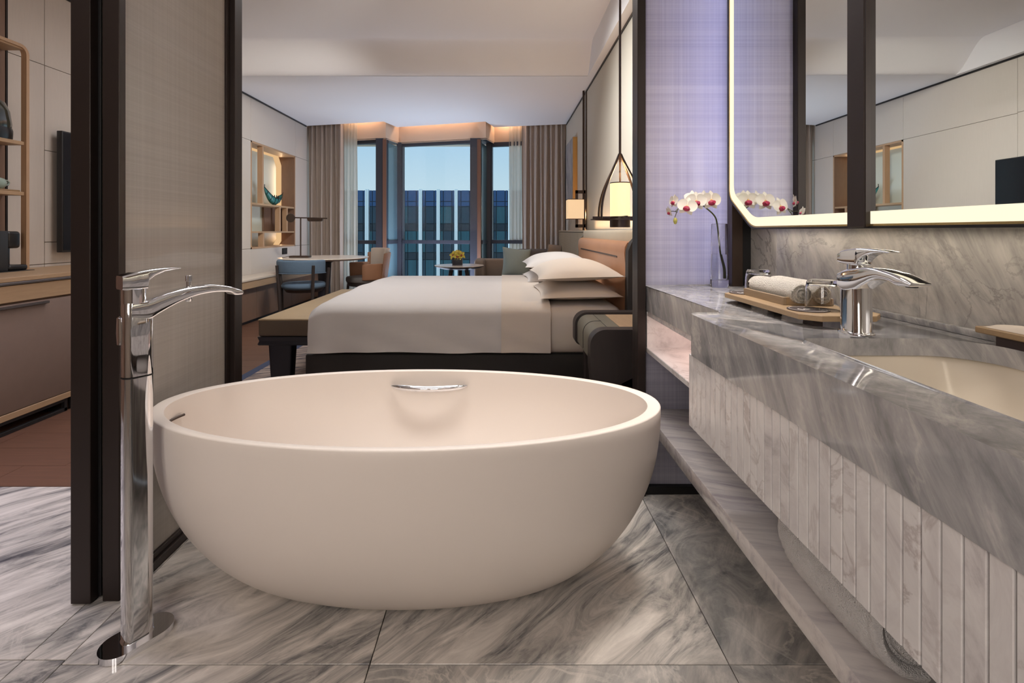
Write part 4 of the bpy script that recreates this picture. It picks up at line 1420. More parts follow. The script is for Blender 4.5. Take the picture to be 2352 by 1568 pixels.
# ---- duvet with a turned-down sheet
def duvet(x0, x1, yn, yf, zt_, zh, out, foot, nx=26, seed=0):
    rs = []
    for i in range(nx + 1):
        t = i / nx
        x = x0 + (x1 - x0) * t
        drop = 0.0
        if foot:
            d = (x - x0)
            drop = 0.045 * max(0, 1 - d / 0.10) ** 2
        r = []
        w1 = 0.006 * sin(9 * x + seed) + 0.005 * sin(23 * x + 1.3 + seed)
        for j in range(9):          # near hanging side
            s = j / 8
            z = zh + 0.004 * sin(7 * x + seed) + (zt_ - 0.075 - zh) * s
            wr_ = (w1 + 0.008 * sin(14 * x + 9 * s + seed)) * (1 - s) * 0.9
            r.append((x, yn - out - wr_ - 0.012 * (1 - s), z - drop * s))
        for j in range(1, 9):       # rounded shoulder
            a = pi / 2 * j / 8
            r.append((x, yn - out + (0.11) * (1 - cos(a)), zt_ - 0.075 + 0.075 * sin(a) - drop))
        for j in range(1, 22):
            s = j / 22
            y = yn - out + 0.11 + (yf - yn + 2 * out - 0.22) * s
            r.append((x, y, zt_ + 0.018 * sin(pi * s) + 0.004 * sin(11 * y + 4 * x) * sin(pi * s) - drop))
        for j in range(9):
            a = pi / 2 * (1 - j / 8)
            r.append((x, yf + out - 0.11 * (1 - cos(a)), zt_ - 0.075 + 0.075 * sin(a) - drop))
        r.append((x, yf + out, zh))
        ym = (yn + yf) / 2
        inner = [(p[0], p[1] + (0.009 if p[1] < ym - 0.9 else (-0.009 if p[1] > ym + 0.9 else 0)), p[2] - 0.009 * (p[2] > zt_ - 0.09)) for p in reversed(r)]
        if i == 0:
            first = list(r)
        rs.append(r + inner)
    g = G().loft(rs)
    if foot:
        g.loft([first, [(p[0] + 0.009, p[1], p[2]) for p in first]])
    return g
dv = thing('duvet', 'smooth white duvet spread over the bed', 'duvet', (-0.4, 4.05, 0.64))
ob('cover', duvet(-1.185, 0.02, 3.05, 5.06, 0.655, 0.362, 0.006, True), 'linen', dv, smooth=60)
ob('turned_down_sheet', duvet(-0.010, 0.290, 3.05, 5.06, 0.662, 0.362, 0.016, False, 10, 2), 'linen2', dv, smooth=60, label='turned down cream sheet')

# ---- pillows
def pillow(label, cx_, cy_, cz_, lx, ly, h, tilt=0.0, rz=0.0, m='linen2', name='pillow', group='pillows on the bed', M=None):
    def f(u, v, sgn):
        a, b = 2 * u - 1, 2 * v - 1
        pin = 1 - 0.10 * (1 - b * b) * abs(a) ** 3
        pin2 = 1 - 0.08 * (1 - a * a) * abs(b) ** 3
        q = max(0, (1 - abs(a) ** 2.2)) ** 0.62 * max(0, (1 - abs(b) ** 2.4)) ** 0.62
        wob = 1 + 0.05 * sin(4 * a + cx_ * 9) * sin(3 * b + cy_ * 7)
        return (a * lx / 2 * pin, b * ly / 2 * pin2, sgn * h * (0.66 if sgn > 0 else 0.27) * q * wob)
    g = G()
    g.grid(lambda u, v: f(u, v, 1), 22, 26)
    g.grid(lambda u, v: f(u, v, -1), 22, 26)
    bmesh.ops.remove_doubles(g.bm, verts=g.bm.verts[:], dist=0.0008)
    MM = M or (Matrix.Translation((cx_, cy_, cz_)) @ Matrix.Rotation(rz, 4, 'Z') @ Matrix.Rotation(tilt, 4, 'Y'))
    g.xf(MM)
    return ob(name, g, m, None, smooth=60, label=label, cat='pillow', group=group)
pillow('lower white pillow of the near stack on the bed, beside the nightstand', 0.485, 3.44, 0.690, 0.52, 0.76, 0.125, -0.02, 0.0)
pillow('upper white pillow of the near stack on the bed, largest in view', 0.475, 3.44, 0.812, 0.54, 0.78, 0.150, -0.03, 0.02)
pillow('lower white pillow of the far stack on the bed, mostly hidden', 0.46, 4.46, 0.690, 0.54, 0.76, 0.125, -0.02, 0.02, 'linen')
pillow('upper white pillow of the far stack on the bed, behind the near stack', 0.46, 4.42, 0.815, 0.56, 0.78, 0.150, -0.03, 0.0, 'linen')

# ---- bench at the foot of the bed
bn = thing('bench', 'beige upholstered bench with dark tapered legs at the bed foot', 'bench', (-1.41, 4.15, 0.0))
ob('cushion', G().box(-1.615, 3.30, 0.402, -1.232, 5.0, 0.515, 0.016, 3), 'benchside', bn)
ob('cushion_top', G().box(-1.607, 3.308, 0.513, -1.240, 4.992, 0.5185, 0.003, 2), 'benchseat', bn, label='beige leather top')
ob('piping', G().tube([(-1.612, 3.303, 0.512), (-1.235, 3.303, 0.512), (-1.235, 4.997, 0.512), (-1.612, 4.997, 0.512), (-1.612, 3.303, 0.512)], 0.004, 6), 'benchseat', bn)
rs = []
for (z, o_) in ((0.345, 0.0), (0.352, 0.004), (0.372, -0.004), (0.392, 0.002), (0.401, 0.004)):
    rs.append([(x, y, z) for x, y in rrect(0.385 + 2 * o_, 1.70 + 2 * o_, 0.01, 3, -1.4235, 4.15)])
ob('frame', G().loft(rs), 'navy', bn)
for (x, y, z0) in ((-1.48, 3.37, 0.0112), (-1.48, 4.93, 0.0112), (-1.30, 3.5, 0.0112), (-1.30, 4.85, 0.0112)):
    w0, w1_ = (0.062, 0.08) if x < -1.4 else (0.04, 0.05)
    g = G().loft([[(x + a * w, y + b * w * 0.6, z) for a, b in rrect(2, 2, 0.25, 3)] for w, z in ((w0, z0), (w1_, 0.346))])
    ob('leg', g, 'navy', bn)

# ---- nightstand
ns = thing('nightstand', 'olive leather nightstand with rounded dark end panels beside the bed', 'nightstand', (0.7, 2.66, 0.0))
NX0, NX1 = 0.412, 1.02
def rnd(x0, x1, z0, z1, r, rb=0.012, n=8):
    return rrect(x1 - x0, z1 - z0, (0.01, r, rb, 0.01), n, (x0 + x1) / 2, (z0 + z1) / 2)
g = G().loft([[(x, y, z) for x, z in rnd(NX0 + 0.014, NX1, 0.462, 0.622, 0.06)] for y in (2.435, 2.865)])
ob('body', g, 'greyleather', ns, smooth=40)
ob('top_seam', G().box(0.515, 2.436, 0.6215, 0.518, 2.864, 0.6226), 'bedbase', ns, label='dark seam line')
pts = [(0.520, 2.652, 0.6222), (0.49, 2.652, 0.622)] + [(NX0 + 0.014 + 0.06 - 0.06 * sin(a), 2.652, 0.562 + 0.06 * cos(a)) for a in [pi / 2 * i / 8 for i in range(1, 9)]] + [(NX0 + 0.014, 2.652, 0.48)]
ob('drawer_seam', G().tube(pts, 0.0025, 6), 'bedbase', ns, label='dark seam line')
ob('inlay', G().box(0.58, 2.45, 0.6222, NX1 - 0.01, 2.85, 0.6245, 0.001, 1), 'oakh', ns, label='brown wood top inlay')
g = G().loft([[(x, y, z) for x, z in rnd(NX0, NX1, 0.448, 0.634, 0.072, 0.035)] for y in (2.865, 2.95)])
ob('end_panel', g, 'darkwood', ns, smooth=40)
# near end panel continues to the floor as a splayed leg
pl = []
r = 0.075
for i in range(9):
    a = pi - pi / 2 * i / 8
    pl.append((NX0 + r + r * cos(a), 0.634 - r + r * sin(a)))
pl += [(NX1, 0.634), (NX1, 0.0), (0.95, 0.0), (0.80, 0.30), (0.72, 0.40), (0.62, 0.41), (0.56, 0.38), (0.53, 0.30), (0.50, 0.0), (0.445, 0.0), (0.43, 0.3), (NX0, 0.46)]
g = G()
a_ = [g.bm.verts.new((x, 2.36, z)) for x, z in pl]
b_ = [g.bm.verts.new((x, 2.435, z)) for x, z in pl]
g.bm.faces.new(a_)
g.bm.faces.new(list(reversed(b_)))
for i in range(len(pl)):
    j = (i + 1) % len(pl)
    g.bm.faces.new((a_[i], a_[j], b_[j], b_[i]))
ob('end_panel', g, 'darkwood', ns, smooth=30)
ob('leg', G().box(0.47, 2.88, 0.0, 0.53, 2.94, 0.45, 0.006, 1), 'darkwood', ns)
ob('leg', G().box(0.93, 2.88, 0.0, 0.99, 2.94, 0.45, 0.006, 1), 'darkwood', ns)

# ---- pendant lamp over the nightstand
lx, ly = 0.634, 2.71
pdl = thing('pendant_lamp', 'dark metal lantern pendant with a glowing cylinder shade over the nightstand', 'lamp', (lx, ly, 1.125))
ob('rod', G().tube([(lx, ly, 1.47), (lx, ly, ZR)], 0.0068, 10), 'brownmetal', pdl)
ob('inner_rod', G().tube([(lx, ly, 1.36), (lx, ly, 1.50)], 0.005, 8), 'brownmetal', pdl)
ob('ceiling_plate', G().lathe([(0, ZR - 0.02), (0.05, ZR - 0.02), (0.05, ZR), (0, ZR)], c=(lx, ly, 0), n=24), 'brownmetal', pdl)
ob('shade', G().lathe([(0, 1.178), (0.052, 1.178), (0.0525, 1.18), (0.0525, 1.356), (0.05, 1.356), (0.0, 1.355)], c=(lx, ly, 0), n=40), 'shade_p', pdl, label='glowing cream cylinder')
ob('shade_cap', G().lathe([(0.0, 1.356), (0.0535, 1.356), (0.0535, 1.361), (0, 1.361)], c=(lx, ly, 0), n=40), 'brownmetal', pdl)
ob('drum', G().lathe([(0, 1.119), (0.054, 1.119), (0.054, 1.178), (0, 1.178)], c=(lx, ly, 0), n=40), 'brownmetal', pdl)
R_ = 0.158
ob('ring', G().loft([[(lx + rr * cos(a), ly + rr * sin(a), z) for rr, z in ((R_ - 0.022, 1.158), (R_, 1.158), (R_, 1.164), (R_ - 0.022, 1.164))] for a in [2 * pi * k / 48 for k in range(48)]], loop=True), 'brownmetal', pdl)
for k in range(4):
    a = radians(38 + 90 * k)
    pr = bez((0.006, 0, 1.515), (0.07, 0, 1.385), (R_ - 0.004, 0, 1.32), (R_ - 0.008, 0, 1.165), 14)
    ob('arm', G().tube([(lx + p[0] * cos(a), ly + p[0] * sin(a), p[2]) for p in pr], 0.0062, 8), 'brownmetal', pdl)
for k in range(2):
    a = radians(90 * k)
    ob('cross_bar', G().box(lx - R_ * cos(a) - 0.006 * sin(a) + 0.01 * cos(a), ly - R_ * sin(a) - 0.006 * cos(a) + 0.01 * sin(a), 1.165, lx + R_ * cos(a) + 0.006 * sin(a) - 0.01 * cos(a), ly + R_ * sin(a) + 0.006 * cos(a) - 0.01 * sin(a), 1.178), 'brownmetal', pdl)
pl_ = bpy.data.lights.new('pendant_bulb', 'POINT')
pl_.energy = 9
pl_.color = lin((255, 206, 150))
pl_.shadow_soft_size = 0.06
po = bpy.data.objects.new('pendant_bulb', pl_)
po.location = (lx, ly - 0.0, 1.42)
COL.objects.link(po)

# ---- wall sconce on a tall rod
sx_, sy_ = 0.995, 6.19
sc_ = thing('wall_sconce', 'square lit shade sconce with dark bracket on the right bedroom wall', 'lamp', (XR, sy_, 1.37))
ob('rod', G().box(0.985, sy_ - 0.015, 1.107, 1.010, sy_ + 0.010, ZC, 0.002, 1), 'brownmetal', sc_)
g = G()
for (z0, z1) in ((1.56, 1.60), (1.14, 1.18)):
    g.box(0.895, sy_ - 0.03, z0, XR - 0.012, sy_ + 0.0, z1)
for (z0, z1) in ((1.48, 1.60), (1.14, 1.26)):
    g.box(0.895, sy_ - 0.03, z0, 0.925, sy_ + 0.0, z1)
g.box(0.995, sy_ - 0.03, 1.14, 1.015, sy_, 1.60)
ob('bracket', g, 'brownmetal', sc_)
ob('shade', G().box(0.792, sy_ - 0.10, 1.245, 0.988, sy_ + 0.09, 1.483, 0.003, 1), 'shade_s', sc_, label='glowing cream fabric box')
for z in (1.243, 1.481):
    ob('shade_trim', G().box(0.790, sy_ - 0.102, z, 0.990, sy_ + 0.092, z + 0.006), 'brownmetal', sc_)
pl_ = bpy.data.lights.new('sconce_bulb', 'POINT')
pl_.energy = 5
pl_.color = lin((255, 190, 128))
pl_.shadow_soft_size = 0.05
po = bpy.data.objects.new('sconce_bulb', pl_)
po.location = (0.96, sy_ + 0.14, 1.30)
COL.objects.link(po)

# ---- painting
pt = thing('painting', 'grey abstract canvas with gold edge on the right bedroom wall', 'painting', (XR, 7.3, 2.0))
ob('canvas', G().box(0.968, 6.955, 1.555, 0.974, 7.69, 2.40), 'paint', pt)
ob('stretcher', G().box(0.974, 6.95, 1.55, XR - 0.001, 7.695, 2.405), 'gold', pt, label='gold side edge')

# ---- left side: television, credenza, shelf unit
tv = thing('television', 'flat black wall television on the left bedroom wall', 'television', (-3.2, 4.37, 0.945))
ob('case', G().box(-3.205, 3.595, 0.945, -3.165, 5.15, 1.82, 0.004, 2), 'tvback', tv)
ob('screen', G().box(-3.166, 3.605, 0.96, -3.1635, 5.14, 1.81), 'tv', tv)
ob('wall_bracket', G().box(XL + 0.001, 4.1, 1.2, -3.205, 4.6, 1.6), 'black', tv)
cr_ = thing('credenza', 'low oak credenza with taupe leather front and steel handles', 'cabinet', (-2.95, 3.1, 0.0))
CY0, CY1, CXF = 1.95, 3.95, -2.66
ob('top', G().box(XL + 0.002, CY0, 0.822, CXF, CY1, 0.847, 0.002, 1), 'oakh', cr_)
ob('handle_rail', G().box(CXF - 0.02, CY0, 0.806, CXF + 0.006, CY1, 0.821, 0.003, 1), 'steel', cr_, label='grey steel rail')
ob('carcass', G().box(XL + 0.002, CY0 + 0.01, 0.115, CXF - 0.03, CY1 - 0.01, 0.806), 'walnut', cr_)
ob('base_board', G().box(XL + 0.002, CY0, 0.080, CXF, CY1, 0.115, 0.002, 1), 'oakh', cr_)
for (a, b) in ((1.96, 3.12), (3.125, 3.94)):
    dr = ob('drawer', G().box(CXF - 0.03, a, 0.712, CXF - 0.004, b, 0.803, 0.002, 1), 'oakh', cr_)
    dd = ob('door', G().box(CXF - 0.03, a, 0.118, CXF - 0.002, b, 0.700, 0.004, 2), 'credoor', cr_)
    ob('handle', G().prism([(CXF - 0.004, 0.694), (CXF + 0.018, 0.694), (CXF + 0.018, 0.683), (CXF + 0.012, 0.679), (CXF - 0.004, 0.692)], -(b - 0.20), -(a + 0.05), 0, Matrix.Rotation(pi / 2, 4, 'X')), 'steel', dd)
for (a, b) in ((2.0, 3.07), (3.10, 3.9)):
    g = G()
    for x in (CXF - 0.03, XL + 0.08):
        g.box(x, a, 0.001, x + 0.02, b, 0.021, 0.001, 1)
        g.box(x, a, 0.060, x + 0.02, b, 0.080)
        g.box(x, a, 0.02, x + 0.02, a + 0.02, 0.061)
        g.box(x, b - 0.02, 0.02, x + 0.02, b, 0.061)
    g.box(XL + 0.08, b - 0.02, 0.001, CXF - 0.01, b, 0.02)
    ob('base_frame', g, 'tvback', cr_)

su = thing('shelf_unit', 'open bent oak shelf unit standing on the credenza', 'shelf', (-3.17, 2.9, 0.847))
SY1 = 3.268
def bent(x0, x1):
    g = G()
    outer_ = [(1.98, 0.847), (1.98, 2.24)] + [(2.04 - 0.06 * cos(a), 2.24 + 0.06 * sin(a)) for a in [pi / 2 * i / 6 for i in range(1, 7)]] + [(SY1 - 0.06 + 0.06 * sin(a), 2.24 + 0.06 * cos(a)) for a in [pi / 2 * i / 6 for i in range(0, 7)]] + [(SY1, 0.847)]
    inner_ = [(2.0, 0.847), (2.0, 2.24)] + [(2.04 - 0.04 * cos(a), 2.24 + 0.04 * sin(a)) for a in [pi / 2 * i / 6 for i in range(1, 7)]] + [(SY1 - 0.06 + 0.04 * sin(a), 2.24 + 0.04 * cos(a)) for a in [pi / 2 * i / 6 for i in range(0, 7)]] + [(SY1 - 0.022, 0.847)]
    g.loft([[(x0, a[0], a[1]), (x1, a[0], a[1]), (x1, b[0], b[1]), (x0, b[0], b[1])] for a, b in zip(outer_, inner_)])
    return g
ob('frame', bent(-3.125, -3.09), 'oak', su, smooth=40)
for z in (1.34, 1.665, 2.28):
    ob('board', G().box(XL + 0.005, 2.0, z - 0.012, -3.10, SY1 - 0.024, z + 0.012, 0.002, 1), 'oakh', su)
# things on the shelf unit and credenza
cm = thing('coffee_machine', 'black capsule coffee machine standing on the oak credenza', 'coffee machine', (-3.11, 3.05, 0.847))
ob('body', G().box(-3.18, 2.90, 0.850, -3.065, 3.105, 1.10, 0.006, 2), 'machine2', cm)
ob('brew_head', G().box(-3.175, 3.105, 0.99, -3.072, 3.195, 1.098, 0.018, 4), 'machine', cm, smooth=50)
ob('column', G().box(-3.17, 3.105, 0.872, -3.085, 3.135, 0.995, 0.004, 2), 'machine', cm)
ob('drip_tray', G().box(-3.18, 3.108, 0.850, -3.065, 3.236, 0.886, 0.014, 4), 'machine', cm)
ob('base_mat', G().box(-3.20, 2.86, 0.8475, -3.03, 3.24, 0.850), 'machine2', cm)
tr_ = ob('serving_board', G().box(-3.225, 2.80, 1.3525, -3.115, 3.235, 1.363, 0.005, 2), 'traywood', None, label='slim wooden serving board under the celadon teapot', cat='tray')
tp = thing('teapot', 'pale celadon teapot on a wooden board on the shelf unit', 'teapot', (-3.168, 3.115, 1.363))
tc = (-3.168, 3.115, 1.3635)
ob('pot', G().lathe([(0, 0), (0.04, 0), (0.06, 0.018), (0.066, 0.04), (0.055, 0.062), (0.03, 0.072), (0.0, 0.074)], c=tc, n=32, sx=0.85), 'celadon', tp, smooth=50)
ob('lid', G().lathe([(0, 0.073), (0.028, 0.074), (0.02, 0.08), (0.007, 0.083), (0.009, 0.09), (0, 0.094)], c=tc, n=24, sx=0.85), 'celadon', tp, smooth=50)
ob('handle', G().tube([(tc[0], tc[1] + 0.062, tc[2] + 0.055), (tc[0], tc[1] + 0.085, tc[2] + 0.058), (tc[0], tc[1] + 0.098, tc[2] + 0.045), (tc[0], tc[1] + 0.09, tc[2] + 0.03), (tc[0], tc[1] + 0.063, tc[2] + 0.025)], 0.005, 8), 'celadon', tp, smooth=60)
ob('spout', G().tube([(tc[0], tc[1] - 0.058, tc[2] + 0.03), (tc[0], tc[1] - 0.085, tc[2] + 0.05), (tc[0], tc[1] - 0.1, tc[2] + 0.07)], [0.012, 0.009, 0.006], 10), 'celadon', tp, smooth=60)
ib = thing('kettle', 'dark green glossy rounded kettle on the upper oak shelf', 'kettle', (-3.172, 3.055, 1.677))
kc = (-3.172, 3.055, 1.6775)
g = G().lathe([(0, 0), (0.125, 0), (0.13, 0.012), (0.132, 0.06), (0.128, 0.075)], c=kc, n=40, sx=0.5, sy=1.35)
ob('base', g, 'machine', ib, smooth=50)
g = G().lathe([(0, 0.06), (0.126, 0.075), (0.128, 0.10), (0.118, 0.18), (0.095, 0.235), (0.05, 0.255), (0, 0.258)], c=kc, n=40, sx=0.5, sy=1.35)
ob('dome', g, 'greenglass', ib, smooth=50)

# ---- low ledge cabinet below the niche
lc = thing('ledge_cabinet', 'long low ledge cabinet with oak edge along the left wall', 'cabinet', (-3.08, 6.7, 0.0))
ob('top', G().box(XL + 0.002, 5.1, 0.515, -2.93, 8.2, 0.54, 0.004, 2), 'ledge', lc)
ob('edge_board', G().box(XL + 0.002, 5.1, 0.43, -2.94, 8.2, 0.515), 'oakh', lc)
for a, b in zip((5.12, 6.1, 7.1), (6.1, 7.1, 8.18)):
    ob('door', G().box(-3.02, a + 0.002, 0.04, -3.0, b - 0.002, 0.43), 'walnut', lc)
ob('carcass', G().box(XL + 0.002, 5.12, 0.04, -3.02, 8.18, 0.43), 'walnut', lc)
ob('plinth', G().box(XL + 0.002, 5.12, 0.0, -3.03, 8.18, 0.04), 'black', lc)

# ---- boat ornament in the niche
bo = thing('boat_ornament', 'small turquoise boat ornament with dark ribs in the wall niche', 'ornament', (-3.32, 6.98, 1.468))
bx_, by_, bz_ = -3.32, 7.26, 1.468
def hull(t):
    """t -1..1 along the boat"""
    w = 0.055 * (1 - abs(t) ** 2.2)
    keel = 0.004 + 0.16 * abs(t) ** 1.7 + (0.05 if t < 0 else 0.0) * abs(t) ** 2
    rim = 0.10 + 0.09 * t * t + (0.055 if t < 0 else 0.0) * t * t
    return w, keel, max(rim, keel + 0.004)
rs = []
for i in range(25):
    t = -1 + 2 * i / 24
    w, kz, rz_ = hull(t)
    y = by_ + 0.29 * t
    rs.append([(bx_ + w * a, y, bz_ + kz + (rz_ - kz) * b) for a, b in ((-1, 1), (-0.9, 0.6), (-0.6, 0.2), (0, 0), (0.6, 0.2), (0.9, 0.6), (1, 1), (0.85, 0.97), (0, 0.5), (-0.85, 0.97))])
ob('hull', G().loft(rs), 'turq', bo, smooth=50)
for t in (-0.8, -0.5, -0.2, 0.1, 0.4, 0.7):
    w, kz, rz_ = hull(t)
    ob('rib', G().tube([(bx_ + (w + 0.002) * a, by_ + 0.29 * t, bz_ + kz + (rz_ - kz) * b) for a, b in ((0, -0.02), (0.62, 0.2), (0.92, 0.6), (1.02, 1.02))], 0.004, 6), 'black', bo)
for s in (1, -1):
    ob('gunwale', G().tube([(bx_ + s * (hull(t)[0] + 0.001), by_ + 0.29 * t, bz_ + hull(t)[2]) for t in [-1 + 2 * i / 20 for i in range(21)]], 0.005, 6), 'black', bo)
ob('stern_post', G().tube([(bx_, by_ - 0.29, bz_ + 0.24), (bx_, by_ - 0.285, bz_ + 0.28)], 0.005, 6), 'black', bo)
ob('bow_post', G().tube([(bx_, by_ + 0.29, bz_ + 0.19), (bx_, by_ + 0.305, bz_ + 0.215)], 0.004, 6), 'black', bo)
for k, yy in enumerate((0.02, 0.09, 0.15)):
    ob('figure', G().lathe([(0, 0.09), (0.012, 0.095), (0.010, 0.125), (0.006, 0.135), (0.008, 0.145), (0, 0.152)], c=(bx_, by_ + yy, bz_ + 0.005), n=10), 'black', bo, smooth=50)

# ---- round table with desk lamp
tb = thing('round_table', 'round cream topped table on a dark pedestal by the left curtain', 'table', (-2.36, 6.62, 0))
ob('top', G().lathe([(0, 0.725), (0.50, 0.722), (0.555, 0.738), (0.57, 0.747), (0.565, 0.753), (0, 0.753)], c=(-2.36, 6.62, 0), n=64), 'stone_top', tb, smooth=30)
ob('pedestal', G().lathe([(0, 0.0), (0.20, 0.0), (0.20, 0.02), (0.09, 0.05), (0.075, 0.4), (0.09, 0.68), (0.18, 0.722), (0, 0.722)], c=(-2.36, 6.62, 0), n=32), 'navy', tb, smooth=40)
dl = thing('desk_lamp', 'dark bronze desk lamp with disc counterweight and flat shade on the table', 'lamp', (-2.63, 6.5, 0.753))
ob('base', G().box(-2.755, 6.44, 0.753, -2.505, 6.56, 0.778, 0.006, 2), 'brownmetal', dl)
ob('stem', G().tube([(-2.625, 6.5, 0.775), (-2.625, 6.5, 1.27)], 0.009, 10), 'brownmetal', dl)
ob('arm', G().tube([(-2.72, 6.5, 1.272), (-2.28, 6.5, 1.262)], 0.008, 10), 'brownmetal', dl)
M = Matrix.Translation((-2.755, 6.5, 1.268)) @ Matrix.Rotation(pi / 2, 4, 'X')
ob('counterweight', G().lathe([(0, -0.012), (0.052, -0.012), (0.057, -0.006), (0.057, 0.006), (0.052, 0.012), (0, 0.012)], n=32, M=M), 'brownmetal', dl, smooth=40)
ob('shade', G().loft([[(x, 6.5 + y, z) for x, y in rrect(w, d_, 0.02, 4, -2.435, 0)] for w, d_, z in ((0.16, 0.05, 1.222), (0.19, 0.06, 1.232), (0.20, 0.065, 1.256), (0.20, 0.065, 1.261))]), 'brownmetal', dl, smooth=40)
ob('cord', G().tube(bez((-2.755, 6.5, 0.77), (-2.80, 6.5, 0.775), (-2.80, 6.46, 0.758), (-2.83, 6.42, 0.757), 8), 0.003, 6), 'black', dl)

# ---- blue tub chair
def arcband(r_in, r_out, a0, a1, z0, z1, n=22, bev=0.02, lean=0.0, cy=0.0):
    rs = []
    for i in range(n + 1):
        a = a0 + (a1 - a0) * i / n
        e_ = min(1.0, min(i, n - i) / 2.0 + 0.55)
        rr = (r_in + r_out) / 2
        w = (r_out - r_in)
        h = (z1 - z0)
        sec = rrect(w * e_, h * (0.9 + 0.1 * e_), min(w, h) * 0.42 * e_, 4)
        rs.append([((rr + p + lean * (q + h / 2)) * cos(a), cy + (rr + p + lean * (q + h / 2)) * sin(a), (z0 + z1) / 2 + q) for p, q in sec])
    return G().loft(rs)
bc = thing('tub_chair', 'blue grey upholstered tub chair with dark wooden legs at the table', 'chair', (-2.39, 6.02, 0.0), radians(-8))
ob('backrest', arcband(0.245, 0.305, radians(186), radians(354), 0.60, 0.76), 'bluefab', bc, local=True, smooth=60)
ob('piping', G().tube([(0.302 * cos(a), 0.302 * sin(a), 0.607) for a in [radians(188 + 164 * i / 20) for i in range(21)]], 0.006, 6), 'bluefab', bc, local=True, smooth=60)
ob('seat', G().lathe([(0, 0.41), (0.22, 0.41), (0.25, 0.43), (0.255, 0.455), (0.235, 0.48), (0.12, 0.49), (0, 0.492)], n=40), 'bluefab', bc, local=True, smooth=60)
ob('seat_frame', G().lathe([(0, 0.375), (0.20, 0.375), (0.225, 0.41), (0, 0.41)], n=32), 'darkwood', bc, local=True, smooth=40)
for a in (232, 318, 180, 0):
    aa = radians(a)
    top_ = 0.70 if a in (232, 318) else 0.66
    p0 = (0.275 * cos(aa), 0.275 * sin(aa), 0.0)
    p1 = (0.292 * cos(aa), 0.292 * sin(aa), 0.40)
    p2 = (0.318 * cos(aa), 0.318 * sin(aa), top_)
    ob('leg', G().tube([p0, p1, p2], [0.014, 0.020, 0.017], 10), 'darkwood', bc, local=True, smooth=60)

# ---- beige dining armchair
ac = thing('armchair', 'beige armchair with brown leather arms between table and window', 'chair', (-1.89, 6.90, 0.0), radians(126))
# local: seat opens towards +Y
ob('backrest', arcband(0.24, 0.275, radians(215), radians(325), 0.46, 0.86, 18, lean=0.14), 'beigefab', ac, local=True, smooth=60)
ob('outer_back', arcband(0.277, 0.292, radians(205), radians(335), 0.44, 0.80, 18, lean=0.14), 'brownleather', ac, local=True, smooth=60)
for a0, a1 in ((150, 212), (328, 390)):
    ob('arm', arcband(0.255, 0.285, radians(a0), radians(a1), 0.44, 0.66, 12, lean=0.05), 'brownleather', ac, local=True, smooth=60)
ob('seat', G().prism(rrect(0.50, 0.50, 0.20, 8), 0.40, 0.475, 0.025, seg=3), 'greyfab', ac, local=True, smooth=60)
ob('seat_frame', G().prism(rrect(0.46, 0.46, 0.18, 8), 0.355, 0.40), 'darkwood', ac, local=True)
for sx2, sy2 in ((1, 1), (-1, 1), (1, -1), (-1, -1)):
    ob('leg', G().tube([(0.21 * sx2, 0.21 * sy2, 0.0), (0.18 * sx2, 0.18 * sy2, 0.37)], [0.012, 0.02], 8), 'darkwood', ac, local=True, smooth=60)

# ---- round coffee table with flower pot
tx, tyy = -0.605, 6.95
cf = thing('coffee_table', 'small round cream topped side table with dark underside by the window', 'table', (tx, tyy, 0))
ob('top', G().lathe([(0, 0.612), (0.33, 0.612), (0.343, 0.618), (0.341, 0.624), (0, 0.624)], c=(tx, tyy, 0), n=56), 'stone_top', cf, smooth=30)
ob('underside', G().lathe([(0, 0.565), (0.20, 0.57), (0.30, 0.592), (0.34, 0.612), (0, 0.612)], c=(tx, tyy, 0), n=56), 'darkwood', cf, smooth=40)
for k in range(3):
    a = radians(90 + 120 * k)
    ob('leg', G().tube([(tx + 0.22 * cos(a), tyy + 0.22 * sin(a), 0.0), (tx + 0.12 * cos(a), tyy + 0.12 * sin(a), 0.57)], [0.016, 0.03], 8), 'darkwood', cf, smooth=60)
pc = (tx - 0.02, tyy - 0.05, 0.624)
fp = thing('flower_pot', 'small square dark glass pot on the window side table', 'pot', pc)
ob('pot', G().box(pc[0] - 0.066, pc[1] - 0.066, pc[2], pc[0] + 0.066, pc[1] + 0.066, pc[2] + 0.105, 0.006, 2), 'navy', fp)
ob('glass_base', G().box(pc[0] - 0.067, pc[1] - 0.067, pc[2], pc[0] + 0.067, pc[1] + 0.067, pc[2] + 0.01, 0.002, 1), 'steel', fp)
yf = thing('yellow_orchids', 'yellow green orchid blooms packed in the square pot', 'flower', (pc[0], pc[1], pc[2] + 0.1))
yp = petal_mesh('petal', 0.075, 0.024, 'yellowpetal', 0.45, 0.3)
ylip = mesh_of('lip', G().lathe([(0, -0.01), (0.014, 0), (0.012, 0.012), (0, 0.016)], n=10), mat('dark_red_lip', (150, 60, 50), 0.5), 60)
random.seed(12)
for k, (dx, dy, dz, yaw, pit) in enumerate(((-0.05, -0.04, 0.045, -0.5, -0.5), (0.05, -0.04, 0.045, 0.5, -0.4), (0.0, -0.02, 0.07, 0.0, -0.9), (0.02, 0.04, 0.06, 2.6, -0.6), (-0.04, 0.04, 0.055, -2.4, -0.6), (0.0, -0.055, 0.03, 0.1, -0.1))):
    base = Matrix.Translation((pc[0] + dx, pc[1] + dy, pc[2] + 0.10 + dz)) @ Matrix.Rotation(yaw, 4, 'Z') @ Matrix.Rotation(pit, 4, 'X') @ Matrix.Rotation(pi / 2, 4, 'X')
    f = inst('bloom', hrt, yf, WM(yf).inverted() @ base)
    for q in range(5):
        inst('petal', yp, f, Matrix.Rotation(2 * pi * q / 5 + 0.3, 4, 'Z'))
    inst('lip', ylip, f, Matrix.Translation((0, -0.008, 0.008)))

